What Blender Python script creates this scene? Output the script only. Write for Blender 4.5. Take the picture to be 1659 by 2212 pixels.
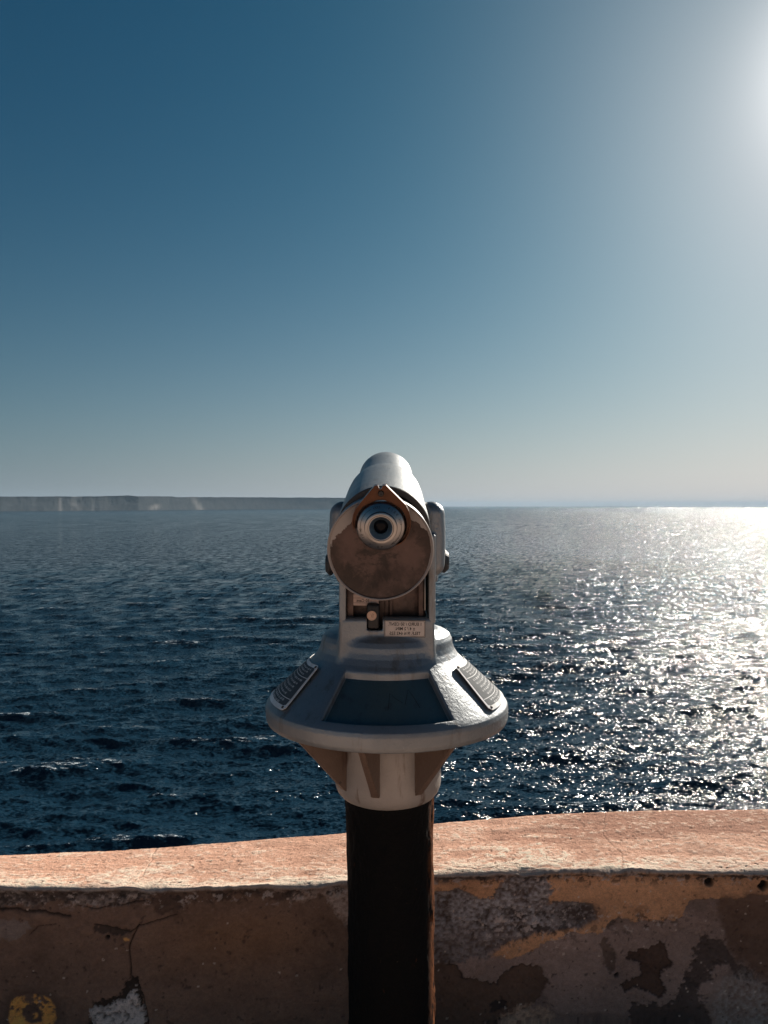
import bpy, bmesh, math, random
import numpy as np
from mathutils import Vector, Matrix

random.seed(7)
RNG = np.random.default_rng(11)
S = bpy.context.scene
for o in list(bpy.data.objects):
    bpy.data.objects.remove(o)
COL = S.collection
R = math.radians
EYE = 1.58            # height of the lens
GZ = 0.50              # unseen terrace floor, raised near the lens so sunlit paving bounces light up
SEA_Z = EYE - 40.0    # the terrace stands forty metres over the sea

# ------------------------------------------------------------------ camera, sky, sun, exposure
cam_d = bpy.data.cameras.new('camera')
cam = bpy.data.objects.new('camera', cam_d)
COL.objects.link(cam)
cam.location = (0, 0, EYE)
cam.rotation_euler = (R(90 - 0.48), 0, 0)
cam_d.sensor_fit = 'HORIZONTAL'
cam_d.sensor_width = 36
cam_d.lens = 36 * 1661.0 / 1659.0
cam_d.clip_start = 0.05
cam_d.clip_end = 120000
S.camera = cam

SUN_EL, SUN_AZ = R(26.0), R(32.5)      # azimuth to the right of straight ahead (+Y)
world = bpy.data.worlds.new('World')
S.world = world
world.use_nodes = True
wn, wl = world.node_tree.nodes, world.node_tree.links
wn.clear()
sky = wn.new('ShaderNodeTexSky')
sky.sky_type = 'NISHITA'
sky.sun_disc = False
sky.sun_elevation = SUN_EL
sky.sun_rotation = SUN_AZ
sky.altitude = 40
sky.air_density = 1.0
sky.dust_density = 1.0
sky.ozone_density = 6.0
bg = wn.new('ShaderNodeBackground')
bg.inputs['Strength'].default_value = 0.066
wo = wn.new('ShaderNodeOutputWorld')
def wm(op, a, b):
    m = wn.new('ShaderNodeMath'); m.operation = op
    for i, v in ((0, a), (1, b)):
        if isinstance(v, (int, float)): m.inputs[i].default_value = v
        else: wl.new(v, m.inputs[i])
    return m.outputs[0]
# grade the sky towards the deep teal, high contrast rendering of the photograph
sep = wn.new('ShaderNodeSeparateColor'); wl.new(sky.outputs[0], sep.inputs[0])
comb = wn.new('ShaderNodeCombineColor')
sr, sg_, sb = sep.outputs[0], sep.outputs[1], sep.outputs[2]
red = wm('ADD', wm('MULTIPLY', sr, 0.90), wm('MULTIPLY', sg_, 0.10))
blue = wm('ADD', wm('MULTIPLY', sb, 0.75), wm('MULTIPLY', sg_, 0.25))
for i, (src, gam, gain) in enumerate(((red, 1.45, 2.85), (sg_, 1.1, 2.52), (blue, 1.05, 2.38))):
    y = wm('MULTIPLY', wm('POWER', wm('MULTIPLY', src, 0.02), gam), gain)
    y = wm('DIVIDE', y, wm('ADD', wm('MULTIPLY', y, (0.15, 0.30, 0.30)[i]), 1.0))
    wl.new(wm('MULTIPLY', y, 10.0), comb.inputs[i])
# pale sea haze low in the sky and the bright aureole round the sun
wtc = wn.new('ShaderNodeTexCoord')
wnr = wn.new('ShaderNodeVectorMath'); wnr.operation = 'NORMALIZE'; wl.new(wtc.outputs['Generated'], wnr.inputs[0])
wdot = wn.new('ShaderNodeVectorMath'); wdot.operation = 'DOT_PRODUCT'; wl.new(wnr.outputs[0], wdot.inputs[0])
wdot.inputs[1].default_value = (math.sin(SUN_AZ) * math.cos(SUN_EL), math.cos(SUN_AZ) * math.cos(SUN_EL), math.sin(SUN_EL))
wsep = wn.new('ShaderNodeSeparateXYZ'); wl.new(wnr.outputs[0], wsep.inputs[0])
cosang = wm('MAXIMUM', wdot.outputs['Value'], 0.0)
lowz = wm('MULTIPLY', wm('POWER', 2.71828, wm('MULTIPLY', wm('MAXIMUM', wsep.outputs[2], 0.0), -9.0)), 0.97)
sunward = wm('POWER', cosang, 3.2)
def wmix(f, a, b):
    m = wn.new('ShaderNodeMix'); m.data_type = 'RGBA'
    for i, v in ((0, f), (6, a), (7, b)):
        if isinstance(v, tuple): m.inputs[i].default_value = (*v, 1)
        else: wl.new(v, m.inputs[i])
    return m.outputs[2]
hz = wmix(sunward, (2.05, 2.55, 2.95), (8.7, 8.2, 7.9))
base_sky = wmix(lowz, comb.outputs[0], hz)
def wadd(a, f, c):
    v = wn.new('ShaderNodeVectorMath'); v.operation = 'SCALE'; v.inputs[0].default_value = c; wl.new(f, v.inputs['Scale'])
    w = wn.new('ShaderNodeVectorMath'); w.operation = 'ADD'; wl.new(a, w.inputs[0]); wl.new(v.outputs[0], w.inputs[1])
    return w.outputs[0]
base_sky = wadd(base_sky, wm('POWER', cosang, 26.0), (1.7, 0.75, 0.5))
base_sky = wadd(base_sky, wm('POWER', cosang, 330.0), (9.0, 8.8, 8.4))
wl.new(base_sky, bg.inputs['Color'])
wl.new(bg.outputs[0], wo.inputs['Surface'])

sun_d = bpy.data.lights.new('sun', 'SUN')
sun_d.energy = 5.0
sun_d.angle = R(0.5)
sun_d.color = (1.0, 0.91, 0.80)
sun = bpy.data.objects.new('sun', sun_d)
COL.objects.link(sun)
SDIR = Vector((math.sin(SUN_AZ) * math.cos(SUN_EL), math.cos(SUN_AZ) * math.cos(SUN_EL), math.sin(SUN_EL)))
sun.rotation_euler = (-SDIR).to_track_quat('-Z', 'Y').to_euler()
sun.location = (3, 3, 6)

S.view_settings.view_transform = 'Standard'
S.view_settings.look = 'None'
S.view_settings.exposure = 0.6
S.view_settings.gamma = 1.0
S.view_settings.use_curve_mapping = False
S.render.engine = 'CYCLES'
S.cycles.volume_bounces = 0
S.cycles.max_bounces = 8

# ------------------------------------------------------------------ helpers
def tag(o, label=None, cat=None, group=None, kind=None):
    if label: o['label'] = label
    if cat: o['category'] = cat
    if group: o['group'] = group
    if kind: o['kind'] = kind
    return o

def mesh_obj(name, V, F, mat=None, parent=None, smooth=True, attrs=None):
    me = bpy.data.meshes.new(name)
    V = np.asarray(V, dtype=np.float32)
    if isinstance(F, np.ndarray) and F.ndim == 2:
        n, k = F.shape
        me.vertices.add(len(V)); me.vertices.foreach_set('co', V.ravel())
        me.loops.add(n * k); me.loops.foreach_set('vertex_index', F.astype(np.int32).ravel())
        me.polygons.add(n); me.polygons.foreach_set('loop_start', np.arange(n, dtype=np.int32) * k)
        me.update(calc_edges=True)
    else:
        me.from_pydata(V.tolist(), [], [list(f) for f in F])
    me.validate()
    if smooth:
        me.polygons.foreach_set('use_smooth', np.ones(len(me.polygons), dtype=bool))
    if attrs:
        for an, arr in attrs.items():
            arr = np.asarray(arr, dtype=np.float32)
            if arr.ndim == 1:
                a = me.attributes.new(an, 'FLOAT', 'POINT'); a.data.foreach_set('value', arr)
            else:
                a = me.attributes.new(an, 'FLOAT_COLOR', 'POINT')
                c = np.ones((len(arr), 4), dtype=np.float32); c[:, :3] = arr
                a.data.foreach_set('color', c.ravel())
    me.update()
    o = bpy.data.objects.new(name, me)
    COL.objects.link(o)
    if mat: me.materials.append(mat)
    if parent: o.parent = parent
    return o

def bm_obj(name, bm, mat, parent=None, smooth_angle=35, xf=None):
    bmesh.ops.recalc_face_normals(bm, faces=bm.faces)
    if xf: bm.transform(xf)
    me = bpy.data.meshes.new(name)
    bm.to_mesh(me); bm.free()
    me.polygons.foreach_set('use_smooth', np.ones(len(me.polygons), dtype=bool))
    if smooth_angle is not None:
        me.set_sharp_from_angle(angle=R(smooth_angle))
    me.materials.append(mat)
    o = bpy.data.objects.new(name, me)
    COL.objects.link(o)
    if parent: o.parent = parent
    return o

def bm_box(bm, x0, x1, y0, y1, z0, z1, bev=0.0, seg=2):
    r = bmesh.ops.create_cube(bm, size=1)
    vs = r['verts']
    for v in vs:
        v.co = Vector(((x0 + x1) / 2 + v.co.x * (x1 - x0), (y0 + y1) / 2 + v.co.y * (y1 - y0), (z0 + z1) / 2 + v.co.z * (z1 - z0)))
    if bev > 0:
        es = list({e for v in vs for e in v.link_edges})
        bmesh.ops.bevel(bm, geom=es, offset=bev, segments=seg, profile=0.5, affect='EDGES')

def lathe(profile, n=96, close=False):
    """profile: (radius, along) -> surface about local +Y (along = +Y)."""
    V, F = [], []
    m = len(profile)
    for i in range(n):
        a = 2 * math.pi * i / n
        for r, t in profile:
            V.append((r * math.cos(a), t, r * math.sin(a)))
    for i in range(n):
        j = (i + 1) % n
        for k in range(m - 1):
            F.append((i * m + k, j * m + k, j * m + k + 1, i * m + k + 1))
    return V, F

def lathe_obj(name, profile, mat, parent, M, n=96, angle=30):
    V, F = lathe(profile, n)
    bm = bmesh.new()
    vs = [bm.verts.new(v) for v in V]
    for f in F:
        try: bm.faces.new([vs[i] for i in f])
        except ValueError: pass
    bmesh.ops.remove_doubles(bm, verts=bm.verts, dist=1e-6)
    return bm_obj(name, bm, mat, parent, angle, M)

def prism(bm, pts, y0, y1):
    """polygon in (x, z) extruded from y0 to y1"""
    a = [bm.verts.new((x, y0, z)) for x, z in pts]
    b = [bm.verts.new((x, y1, z)) for x, z in pts]
    n = len(pts)
    bm.faces.new(a); bm.faces.new(b[::-1])
    for i in range(n):
        j = (i + 1) % n
        bm.faces.new((a[i], b[i], b[j], a[j]))

# value noise in numpy -------------------------------------------------
def _hash(ix, iy, seed):
    h = (ix.astype(np.int64) * 374761393 + iy.astype(np.int64) * 668265263 + seed * 2246822519) & 0xffffffff
    h = ((h ^ (h >> 13)) * 1274126177) & 0xffffffff
    h = (h ^ (h >> 16)) & 0xffffff
    return h.astype(np.float64) / float(0xffffff)

def vnoise(x, y, seed=0):
    ix, iy = np.floor(x), np.floor(y)
    fx, fy = x - ix, y - iy
    fx = fx * fx * (3 - 2 * fx); fy = fy * fy * (3 - 2 * fy)
    a = _hash(ix, iy, seed); b = _hash(ix + 1, iy, seed)
    c = _hash(ix, iy + 1, seed); d = _hash(ix + 1, iy + 1, seed)
    return (a + (b - a) * fx) * (1 - fy) + (c + (d - c) * fx) * fy

def fbm(x, y, oct=5, seed=0, gain=0.5):
    s, a, t = 0, 1.0, 0
    for k in range(oct):
        s = s + a * vnoise(x * 2 ** k + 17.3 * k, y * 2 ** k - 9.1 * k, seed + k)
        t += a; a *= gain
    return s / t * 2 - 1      # about -1..1

def sstep(a, b, x):
    t = np.clip((x - a) / (b - a), 0, 1)
    return t * t * (3 - 2 * t)

def poly_sdf(px, py, pts):
    """signed distance to a closed polygon, negative inside (numpy)."""
    d = np.full(px.shape, 1e18)
    inside = np.zeros(px.shape, bool)
    n = len(pts)
    for i in range(n):
        x1, y1 = pts[i]; x2, y2 = pts[(i + 1) % n]
        ex, ey = x2 - x1, y2 - y1
        wx, wy = px - x1, py - y1
        t = np.clip((wx * ex + wy * ey) / (ex * ex + ey * ey + 1e-20), 0, 1)
        d = np.minimum(d, (wx - ex * t) ** 2 + (wy - ey * t) ** 2)
        c = ((y1 > py) != (y2 > py))
        with np.errstate(divide='ignore', invalid='ignore'):
            xi = (x2 - x1) * (py - y1) / (y2 - y1 + 1e-20) + x1
        inside ^= c & (px < xi)
    d = np.sqrt(d)
    return np.where(inside, -d, d)

def line_dist(px, py, pts):
    d = np.full(px.shape, 1e18)
    for (x1, y1), (x2, y2) in zip(pts[:-1], pts[1:]):
        ex, ey = x2 - x1, y2 - y1
        wx, wy = px - x1, py - y1
        t = np.clip((wx * ex + wy * ey) / (ex * ex + ey * ey + 1e-20), 0, 1)
        d = np.minimum(d, (wx - ex * t) ** 2 + (wy - ey * t) ** 2)
    return np.sqrt(d)

def surface_nets(D, origin, step):
    """naive surface nets over a 3D signed distance grid (negative inside)."""
    nx, ny, nz = D.shape
    ins = D < 0
    acc = np.zeros((nx - 1, ny - 1, nz - 1, 3), np.float32)
    cnt = np.zeros((nx - 1, ny - 1, nz - 1), np.float32)
    sl = lambda o, n: slice(o, n - 1 + o)
    corner = lambda A, i, j, k: A[sl(i, nx), sl(j, ny), sl(k, nz)]
    for ax in range(3):
        for u in (0, 1):
            for v in (0, 1):
                c0 = [0, 0, 0]; c1 = [0, 0, 0]
                o1, o2 = [a for a in range(3) if a != ax]
                c0[o1] = c1[o1] = u; c0[o2] = c1[o2] = v; c1[ax] = 1
                m = corner(ins, *c0) != corner(ins, *c1)
                a = corner(D, *c0)[m]; b = corner(D, *c1)[m]
                t = a / (a - b)
                p = np.zeros((len(t), 3), np.float32)
                p[:, ax] = t; p[:, o1] = u; p[:, o2] = v
                acc[m] += p; cnt[m] += 1
    act = cnt > 0
    idx = -np.ones(act.shape, np.int64)
    idx[act] = np.arange(act.sum())
    base = np.argwhere(act)
    V = (base + acc[act] / cnt[act][:, None]) * step + np.array(origin)
    quads = []
    for ax in range(3):
        o1, o2 = [(1, 2), (2, 0), (0, 1)][ax]
        s0 = [slice(None)] * 3; s1 = [slice(None)] * 3
        s0[ax] = slice(0, -1); s1[ax] = slice(1, None)
        a = ins[tuple(s0)]; b = ins[tuple(s1)]
        e = np.argwhere(a != b)
        e = e[(e[:, o1] > 0) & (e[:, o2] > 0) & (e[:, o1] < D.shape[o1] - 1) & (e[:, o2] < D.shape[o2] - 1)]
        flip = a[tuple(e.T)]
        def g(du, dv):
            q = e.copy(); q[:, o1] -= du; q[:, o2] -= dv
            return idx[tuple(q.T)]
        q = np.stack([g(1, 1), g(0, 1), g(0, 0), g(1, 0)], 1)
        q[~flip] = q[~flip][:, ::-1]
        quads.append(q)
    return V, np.concatenate(quads)

def smin(a, b, k):
    h = np.clip(0.5 + 0.5 * (b - a) / k, 0, 1)
    return b + (a - b) * h - k * h * (1 - h)

def sd_box(x, y, z, c, hs, r=0.0):
    qx, qy, qz = np.abs(x - c[0]) - hs[0] + r, np.abs(y - c[1]) - hs[1] + r, np.abs(z - c[2]) - hs[2] + r
    return np.sqrt(np.maximum(qx, 0) ** 2 + np.maximum(qy, 0) ** 2 + np.maximum(qz, 0) ** 2) + np.minimum(np.maximum(qx, np.maximum(qy, qz)), 0) - r

# node helpers ----------------------------------------------------------
class NT:
    def __init__(s, name):
        s.m = bpy.data.materials.new(name); s.m.use_nodes = True
        s.t = s.m.node_tree; s.t.nodes.clear()
        s.out = s.t.nodes.new('ShaderNodeOutputMaterial')
        s.p = s.t.nodes.new('ShaderNodeBsdfPrincipled')
        s.t.links.new(s.p.outputs[0], s.out.inputs['Surface'])
        s.co = s.t.nodes.new('ShaderNodeTexCoord').outputs['Object']
    def L(s, a, b): s.t.links.new(a, b)
    def put(s, sock, v):
        if isinstance(v, (int, float)): sock.default_value = v
        elif isinstance(v, tuple): sock.default_value = v if len(v) == 4 or sock.type == 'VECTOR' else (*v, 1)
        else: s.L(v, sock)
    def math(s, op, a, b=0.0, c=None, clamp=False):
        n = s.t.nodes.new('ShaderNodeMath'); n.operation = op; n.use_clamp = clamp
        s.put(n.inputs[0], a); s.put(n.inputs[1], b)
        if c is not None: s.put(n.inputs[2], c)
        return n.outputs[0]
    def noise(s, scale, detail=4, rough=0.55, vec=None, stretch=None, dist=0.0):
        v = vec or s.co
        if stretch:
            mp = s.t.nodes.new('ShaderNodeMapping'); mp.inputs['Scale'].default_value = stretch
            s.L(v, mp.inputs['Vector']); v = mp.outputs[0]
        n = s.t.nodes.new('ShaderNodeTexNoise')
        n.inputs['Scale'].default_value = scale; n.inputs['Detail'].default_value = detail
        n.inputs['Roughness'].default_value = rough; n.inputs['Distortion'].default_value = dist
        s.L(v, n.inputs['Vector'])
        return n.outputs[0]
    def ramp(s, f, a, b, lo=0.0, hi=1.0):
        n = s.t.nodes.new('ShaderNodeMapRange'); n.interpolation_type = 'SMOOTHSTEP'
        n.inputs['From Min'].default_value = a; n.inputs['From Max'].default_value = b
        n.inputs['To Min'].default_value = lo; n.inputs['To Max'].default_value = hi
        s.L(f, n.inputs['Value'])
        return n.outputs[0]
    def mix(s, f, a, b):
        n = s.t.nodes.new('ShaderNodeMix'); n.data_type = 'RGBA'
        s.put(n.inputs[0], f); s.put(n.inputs[6], a); s.put(n.inputs[7], b)
        return n.outputs[2]
    def attr(s, name, fac=True):
        n = s.t.nodes.new('ShaderNodeAttribute'); n.attribute_name = name
        return n.outputs['Fac'] if fac else n.outputs['Color']
    def bump(s, h, dist=0.001, strength=1.0, normal=None):
        n = s.t.nodes.new('ShaderNodeBump'); n.inputs['Distance'].default_value = dist
        n.inputs['Strength'].default_value = strength
        s.L(h, n.inputs['Height'])
        if normal is not None: s.L(normal, n.inputs['Normal'])
        return n.outputs[0]
    def xyz(s):
        n = s.t.nodes.new('ShaderNodeSeparateXYZ'); s.L(s.co, n.inputs[0]); return n.outputs
    def set(s, **kw):
        names = dict(color='Base Color', rough='Roughness', metal='Metallic', spec='Specular IOR Level', normal='Normal', ior='IOR', trans='Transmission Weight', coat='Coat Weight')
        for k, v in kw.items(): s.put(s.p.inputs[names[k]], v)
        return s.m

def paint_mat(name, col, dirt=(0.13, 0.095, 0.075), rough=0.45, chips=True, metal=0.5, grime=0.6):
    n = NT(name)
    a = n.noise(9, 6, 0.6)
    big = n.mix(n.ramp(a, 0.35, 0.75), col, tuple(c * 0.82 for c in col))
    st = n.noise(14, 5, 0.6, stretch=(3.0, 3.0, 0.5))
    c = n.mix(n.ramp(st, 0.54, 0.72, 0, grime), big, dirt)
    sp = n.noise(210, 3, 0.6)
    c = n.mix(n.ramp(sp, 0.66, 0.74, 0, 0.5), c, tuple(x * 1.2 for x in col))
    b1 = n.noise(150, 4, 0.6, dist=0.6); b2 = n.noise(480, 3, 0.6)
    hgt = n.math('ADD', b1, n.math('MULTIPLY', b2, 0.35))
    if chips:
        cn = n.noise(26, 6, 0.68)
        chip = n.ramp(cn, 0.735 - 0.06 * (grime > 0.7), 0.75 - 0.06 * (grime > 0.7))
        c = n.mix(chip, c, (0.07, 0.05, 0.045))
        hgt = n.math('SUBTRACT', hgt, n.math('MULTIPLY', chip, 0.5))
    return n.set(color=c, rough=n.ramp(a, 0.3, 0.8, rough - 0.06, rough + 0.12), spec=0.5, metal=metal, normal=n.bump(hgt, 0.0014, 0.6))

M_PAINT = paint_mat('grey_hammered_paint', (0.265, 0.285, 0.30), rough=0.45, metal=0.75)
M_COLLAR = paint_mat('stained_pale_collar_paint', (0.36, 0.33, 0.305), dirt=(0.12, 0.065, 0.04), rough=0.5, metal=0.25, grime=0.9)
M_RIB = paint_mat('brown_shaded_rib_paint', (0.155, 0.105, 0.08), dirt=(0.06, 0.032, 0.024), rough=0.5, metal=0.15, grime=0.9)  # stained brown, darkened further: the ribs' shade is put into this colour
M_RECESS_DARK = paint_mat('recess_dark_tone', (0.070, 0.115, 0.130), dirt=(0.05, 0.05, 0.055), rough=0.36, chips=False, metal=0.45)
M_TUBE = paint_mat('grey_tube_paint', (0.27, 0.29, 0.30), rough=0.46, chips=False, metal=0.45, grime=0.45)

def simple(name, col, rough=0.5, metal=0.0, bscale=0, bdist=0.0005, var=0.15, spec=0.5):
    n = NT(name)
    a = n.noise(40, 5, 0.6)
    c = n.mix(n.ramp(a, 0.3, 0.7), tuple(min(1, x * (1 + var)) for x in col), tuple(x * (1 - var) for x in col))
    kw = dict(color=c, rough=rough, metal=metal, spec=spec)
    if bscale: kw['normal'] = n.bump(n.noise(bscale, 4, 0.6), bdist)
    return n.set(**kw)

M_BLACK = simple('black_plastic', (0.012, 0.012, 0.013), 0.45, bscale=300)
M_INK = simple('black_ink', (0.015, 0.014, 0.014), 0.6)
M_CHROME = simple('brushed_steel', (0.36, 0.355, 0.35), 0.30, 1.0, 420, 0.00015, 0.08)
M_STEEL = simple('dial_steel', (0.34, 0.34, 0.345), 0.30, 1.0, 500, 0.0001, 0.08)
M_BOLT = simple('dark_bolt_paint', (0.022, 0.023, 0.025), 0.5, bscale=120, bdist=0.0012, var=0.5)
M_COPPER = simple('copper_brown_plate', (0.075, 0.028, 0.011), 0.32, 0.5, 90, 0.0004, 0.35)
M_COIN = simple('coin_copper_alloy', (0.62, 0.42, 0.31), 0.5, 0.2, 200, 0.0004, 0.1)
M_PLATE = simple('worn_aluminium_plate', (0.52, 0.46, 0.42), 0.48, 0.25, 160, 0.0003, 0.14)
M_WHITE = simple('white_print', (0.72, 0.73, 0.73), 0.7, spec=0.2)
M_FIELD = simple('slate_print_field', (0.075, 0.088, 0.098), 0.75, spec=0.15, bscale=200, bdist=0.0002)
M_MECH = simple('brown_mechanism_metal', (0.090, 0.058, 0.048), 0.42, 0.3, 70, 0.0014, 0.45)
M_DARKTONE = simple('dark_seam_and_hood_shade', (0.035, 0.037, 0.04), 0.5, 0.0, 120, 0.0004, 0.3)  # dark tone for the seam ring and the hood's painted shade
M_SCREW = simple('rusted_screw', (0.10, 0.06, 0.04), 0.6, 0.5, 300, 0.0005, 0.4)
M_SCRATCH = simple('dark_scratch', (0.010, 0.012, 0.014), 0.7)
# lens glass
n = NT('coated_lens_glass')
M_LENS = n.set(color=(0.003, 0.004, 0.007), rough=0.14, spec=0.12)
# funnel
M_FUNNEL = simple('polished_eyecup', (0.17, 0.25, 0.32), 0.34, 0.9, 200, 0.0001, 0.1)

# ================================================================== SEA
def build_sea():
    f = 769.0
    dy = np.concatenate([[0.9, 1.3, 1.8], np.arange(2.4, 418, 0.72)])
    r = 40.0 * f / dy                     # from 34 km down to 74 m
    r = r[::-1].copy()
    az = np.radians(np.linspace(-37, 37, 1180))
    Rr, A = np.meshgrid(r, az, indexing='ij')
    X = (Rr * np.sin(A)).astype(np.float64); Y = (Rr * np.cos(A)).astype(np.float64)
    dr = np.abs(np.gradient(r))[:, None] * np.ones_like(A)
    dc = (Rr * (az[1] - az[0]))
    Zd = np.zeros(X.shape, np.float32)
    DX = np.zeros(X.shape, np.float32); DY = np.zeros(X.shape, np.float32)
    rng = np.random.default_rng(5)
    N = 140
    wl_ = np.exp(np.linspace(math.log(0.9), math.log(26), N)) * rng.uniform(0.95, 1.05, N)
    main = R(-82)      # travel direction: towards the viewer, drifting right
    for i in range(N):
        L = wl_[i]
        k = 2 * math.pi / L
        spread = 0.62 if L < 4 else 0.36
        th = main + rng.normal(0, spread)
        kx, ky = k * math.cos(th), k * math.sin(th)
        slope = 0.025 * math.exp(-((math.log(L / 4.2)) / 1.2) ** 2) + 0.017
        amp = slope / k
        # fade what the grid cannot carry
        foot = np.abs(ky / k) * dr + np.abs(kx / k) * dc
        w = np.clip((L / np.maximum(foot, 1e-6) - 2.2) / 2.0, 0, 1)
        rows = np.where(w.max(axis=1) > 0)[0]
        if len(rows) == 0: continue
        sl = slice(rows.min(), rows.max() + 1)
        ph = (kx * X[sl] + ky * Y[sl] + rng.uniform(0, 6.283)).astype(np.float32)
        w = (w[sl] * amp).astype(np.float32)
        # wave groups
        c = np.cos(ph); s = np.sin(ph)
        Zd[sl] += w * c
        DX[sl] -= 0.75 * (kx / k) * w * s; DY[sl] -= 0.75 * (ky / k) * w * s
    grp = fbm(X / 45, Y / 45, 3, 3).astype(np.float32)
    q = (1 + 0.35 * grp)
    Zd *= q; DX *= q; DY *= q
    foam = Zd / Zd[:250].std() + 0.5 * grp.astype(np.float32)
    V = np.stack([X + DX, Y + DY, Zd + SEA_Z], -1).reshape(-1, 3)
    nr, nc = X.shape
    ii = np.arange(nr * nc).reshape(nr, nc)
    F = np.stack([ii[:-1, :-1], ii[:-1, 1:], ii[1:, 1:], ii[1:, :-1]], -1).reshape(-1, 4)[:, ::-1]
    # the rest of the ring, calm and coarse, out of the photograph's view
    az2 = np.radians(np.linspace(37, 323, 90)); r2 = np.array([74.0, 120, 250, 700, 2500, 9000, 34180])
    r2[0] = r[0]
    R2, A2 = np.meshgrid(r2, az2, indexing='ij')
    V2 = np.stack([R2 * np.sin(A2), R2 * np.cos(A2), np.full(R2.shape, SEA_Z)], -1).reshape(-1, 3)
    i2 = np.arange(len(V2)).reshape(R2.shape) + len(V)
    F2 = np.stack([i2[:-1, :-1], i2[:-1, 1:], i2[1:, 1:], i2[1:, :-1]], -1).reshape(-1, 4)[:, ::-1]
    # inner disc under the cliff foot
    az3 = np.linspace(0, 2 * math.pi, 91)[:-1]
    V3 = np.concatenate([[[0, 0, SEA_Z - 0.4]], np.stack([(r[0] + 1) * np.sin(az3), (r[0] + 1) * np.cos(az3), np.full(90, SEA_Z - 0.4)], -1)])
    b3 = len(V) + len(V2)
    F3 = np.array([[b3, b3 + 1 + (i + 1) % 90, b3 + 1 + i, b3 + 1 + i] for i in range(90)])
    foam_all = np.concatenate([foam.ravel(), np.full(len(V2) + len(V3), -9, np.float32)])
    Vall = np.concatenate([V, V2, V3])
    F3t = [(int(a), int(b), int(c)) for a, b, c, _ in F3]
    n = NT('sea_water')
    dist = n.t.nodes.new('ShaderNodeVectorMath'); dist.operation = 'LENGTH'
    n.L(n.co, dist.inputs[0])
    d = dist.outputs['Value']
    near = n.ramp(d, 120, 700)
    def ncol(scale, detail, stretch, rough=0.6):
        mp = n.t.nodes.new('ShaderNodeMapping'); mp.inputs['Scale'].default_value = stretch
        n.L(n.co, mp.inputs['Vector'])
        nn = n.t.nodes.new('ShaderNodeTexNoise'); nn.inputs['Scale'].default_value = scale
        nn.inputs['Detail'].default_value = detail; nn.inputs['Roughness'].default_value = rough
        n.L(mp.outputs[0], nn.inputs['Vector'])
        v = n.t.nodes.new('ShaderNodeVectorMath'); v.operation = 'SUBTRACT'
        n.L(nn.outputs['Color'], v.inputs[0]); v.inputs[1].default_value = (0.5, 0.5, 0.5)
        return v.outputs[0]
    def vscale(v, sx, sy, k):
        m1 = n.t.nodes.new('ShaderNodeVectorMath'); m1.operation = 'MULTIPLY'
        n.L(v, m1.inputs[0]); m1.inputs[1].default_value = (sx, sy, 0.0)
        m2 = n.t.nodes.new('ShaderNodeVectorMath'); m2.operation = 'SCALE'
        n.L(m1.outputs[0], m2.inputs[0]); n.put(m2.inputs['Scale'], k)
        return m2.outputs[0]
    def vadd(a, b):
        m = n.t.nodes.new('ShaderNodeVectorMath'); m.operation = 'ADD'
        n.L(a, m.inputs[0]); n.L(b, m.inputs[1]); return m.outputs[0]
    fine_ = vscale(ncol(2.2, 3, (0.8, 1.3, 1)), 1.0, 1.0, 2.6)
    mid_ = vscale(ncol(0.42, 4, (0.6, 1.5, 1)), 0.8, 1.0, n.ramp(d, 120, 700, 1.6, 3.3))
    def ncol2(scale, stretch, rot):
        mp = n.t.nodes.new('ShaderNodeMapping'); mp.inputs['Scale'].default_value = stretch
        mp.inputs['Rotation'].default_value = (0, 0, R(rot)); mp.vector_type = 'POINT'
        mr = n.t.nodes.new('ShaderNodeMapping'); mr.inputs['Rotation'].default_value = (0, 0, R(rot))
        mp.inputs['Rotation'].default_value = (0, 0, 0)
        n.L(n.co, mr.inputs['Vector']); n.L(mr.outputs[0], mp.inputs['Vector'])
        nn = n.t.nodes.new('ShaderNodeTexNoise'); nn.inputs['Scale'].default_value = scale
        nn.inputs['Detail'].default_value = 2; nn.inputs['Roughness'].default_value = 0.6
        n.L(mp.outputs[0], nn.inputs['Vector'])
        v = n.t.nodes.new('ShaderNodeVectorMath'); v.operation = 'SUBTRACT'
        n.L(nn.outputs['Color'], v.inputs[0]); v.inputs[1].default_value = (0.5, 0.5, 0.5)
        return v.outputs[0]
    w1 = n.math('MULTIPLY', n.ramp(d, 150, 450), n.ramp(d, 900, 1800, 1, 0.3))
    w2 = n.ramp(d, 700, 1800)
    far_ = vadd(vscale(ncol2(0.55, (1, 0.16, 1), 20), 0.8, 1.0, n.math('MULTIPLY', w1, 2.2)),
                vscale(ncol2(0.20, (1, 0.06, 1), 20), 0.8, 1.0, n.math('MULTIPLY', w2, 2.8)))
    geo = n.t.nodes.new('ShaderNodeNewGeometry')
    tot = vadd(vadd(vadd(fine_, mid_), far_), geo.outputs['Normal'])
    nm = n.t.nodes.new('ShaderNodeVectorMath'); nm.operation = 'NORMALIZE'
    n.L(tot, nm.inputs[0])
    nb = nm.outputs[0]
    # foam: scattered whitecaps on the highest crests
    fa = n.attr('crest')
    fn = n.noise(0.9, 4, 0.7, stretch=(0.55, 1.6, 1))
    fb = n.noise(5.0, 3, 0.7)
    fm = n.math('MULTIPLY', n.ramp(fa, 1.45, 1.9), n.ramp(fn, 0.53, 0.60))
    far = n.noise(0.16, 4, 0.75, stretch=(0.5, 1.4, 1))
    fm2 = n.math('MULTIPLY', n.ramp(far, 0.665, 0.685), n.ramp(d, 200, 500))
    fm = n.math('MULTIPLY', n.math('MAXIMUM', fm, fm2), n.ramp(fb, 0.38, 0.6))
    colr = n.mix(fm, (0.0060, 0.023, 0.042), (0.62, 0.68, 0.72))
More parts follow.
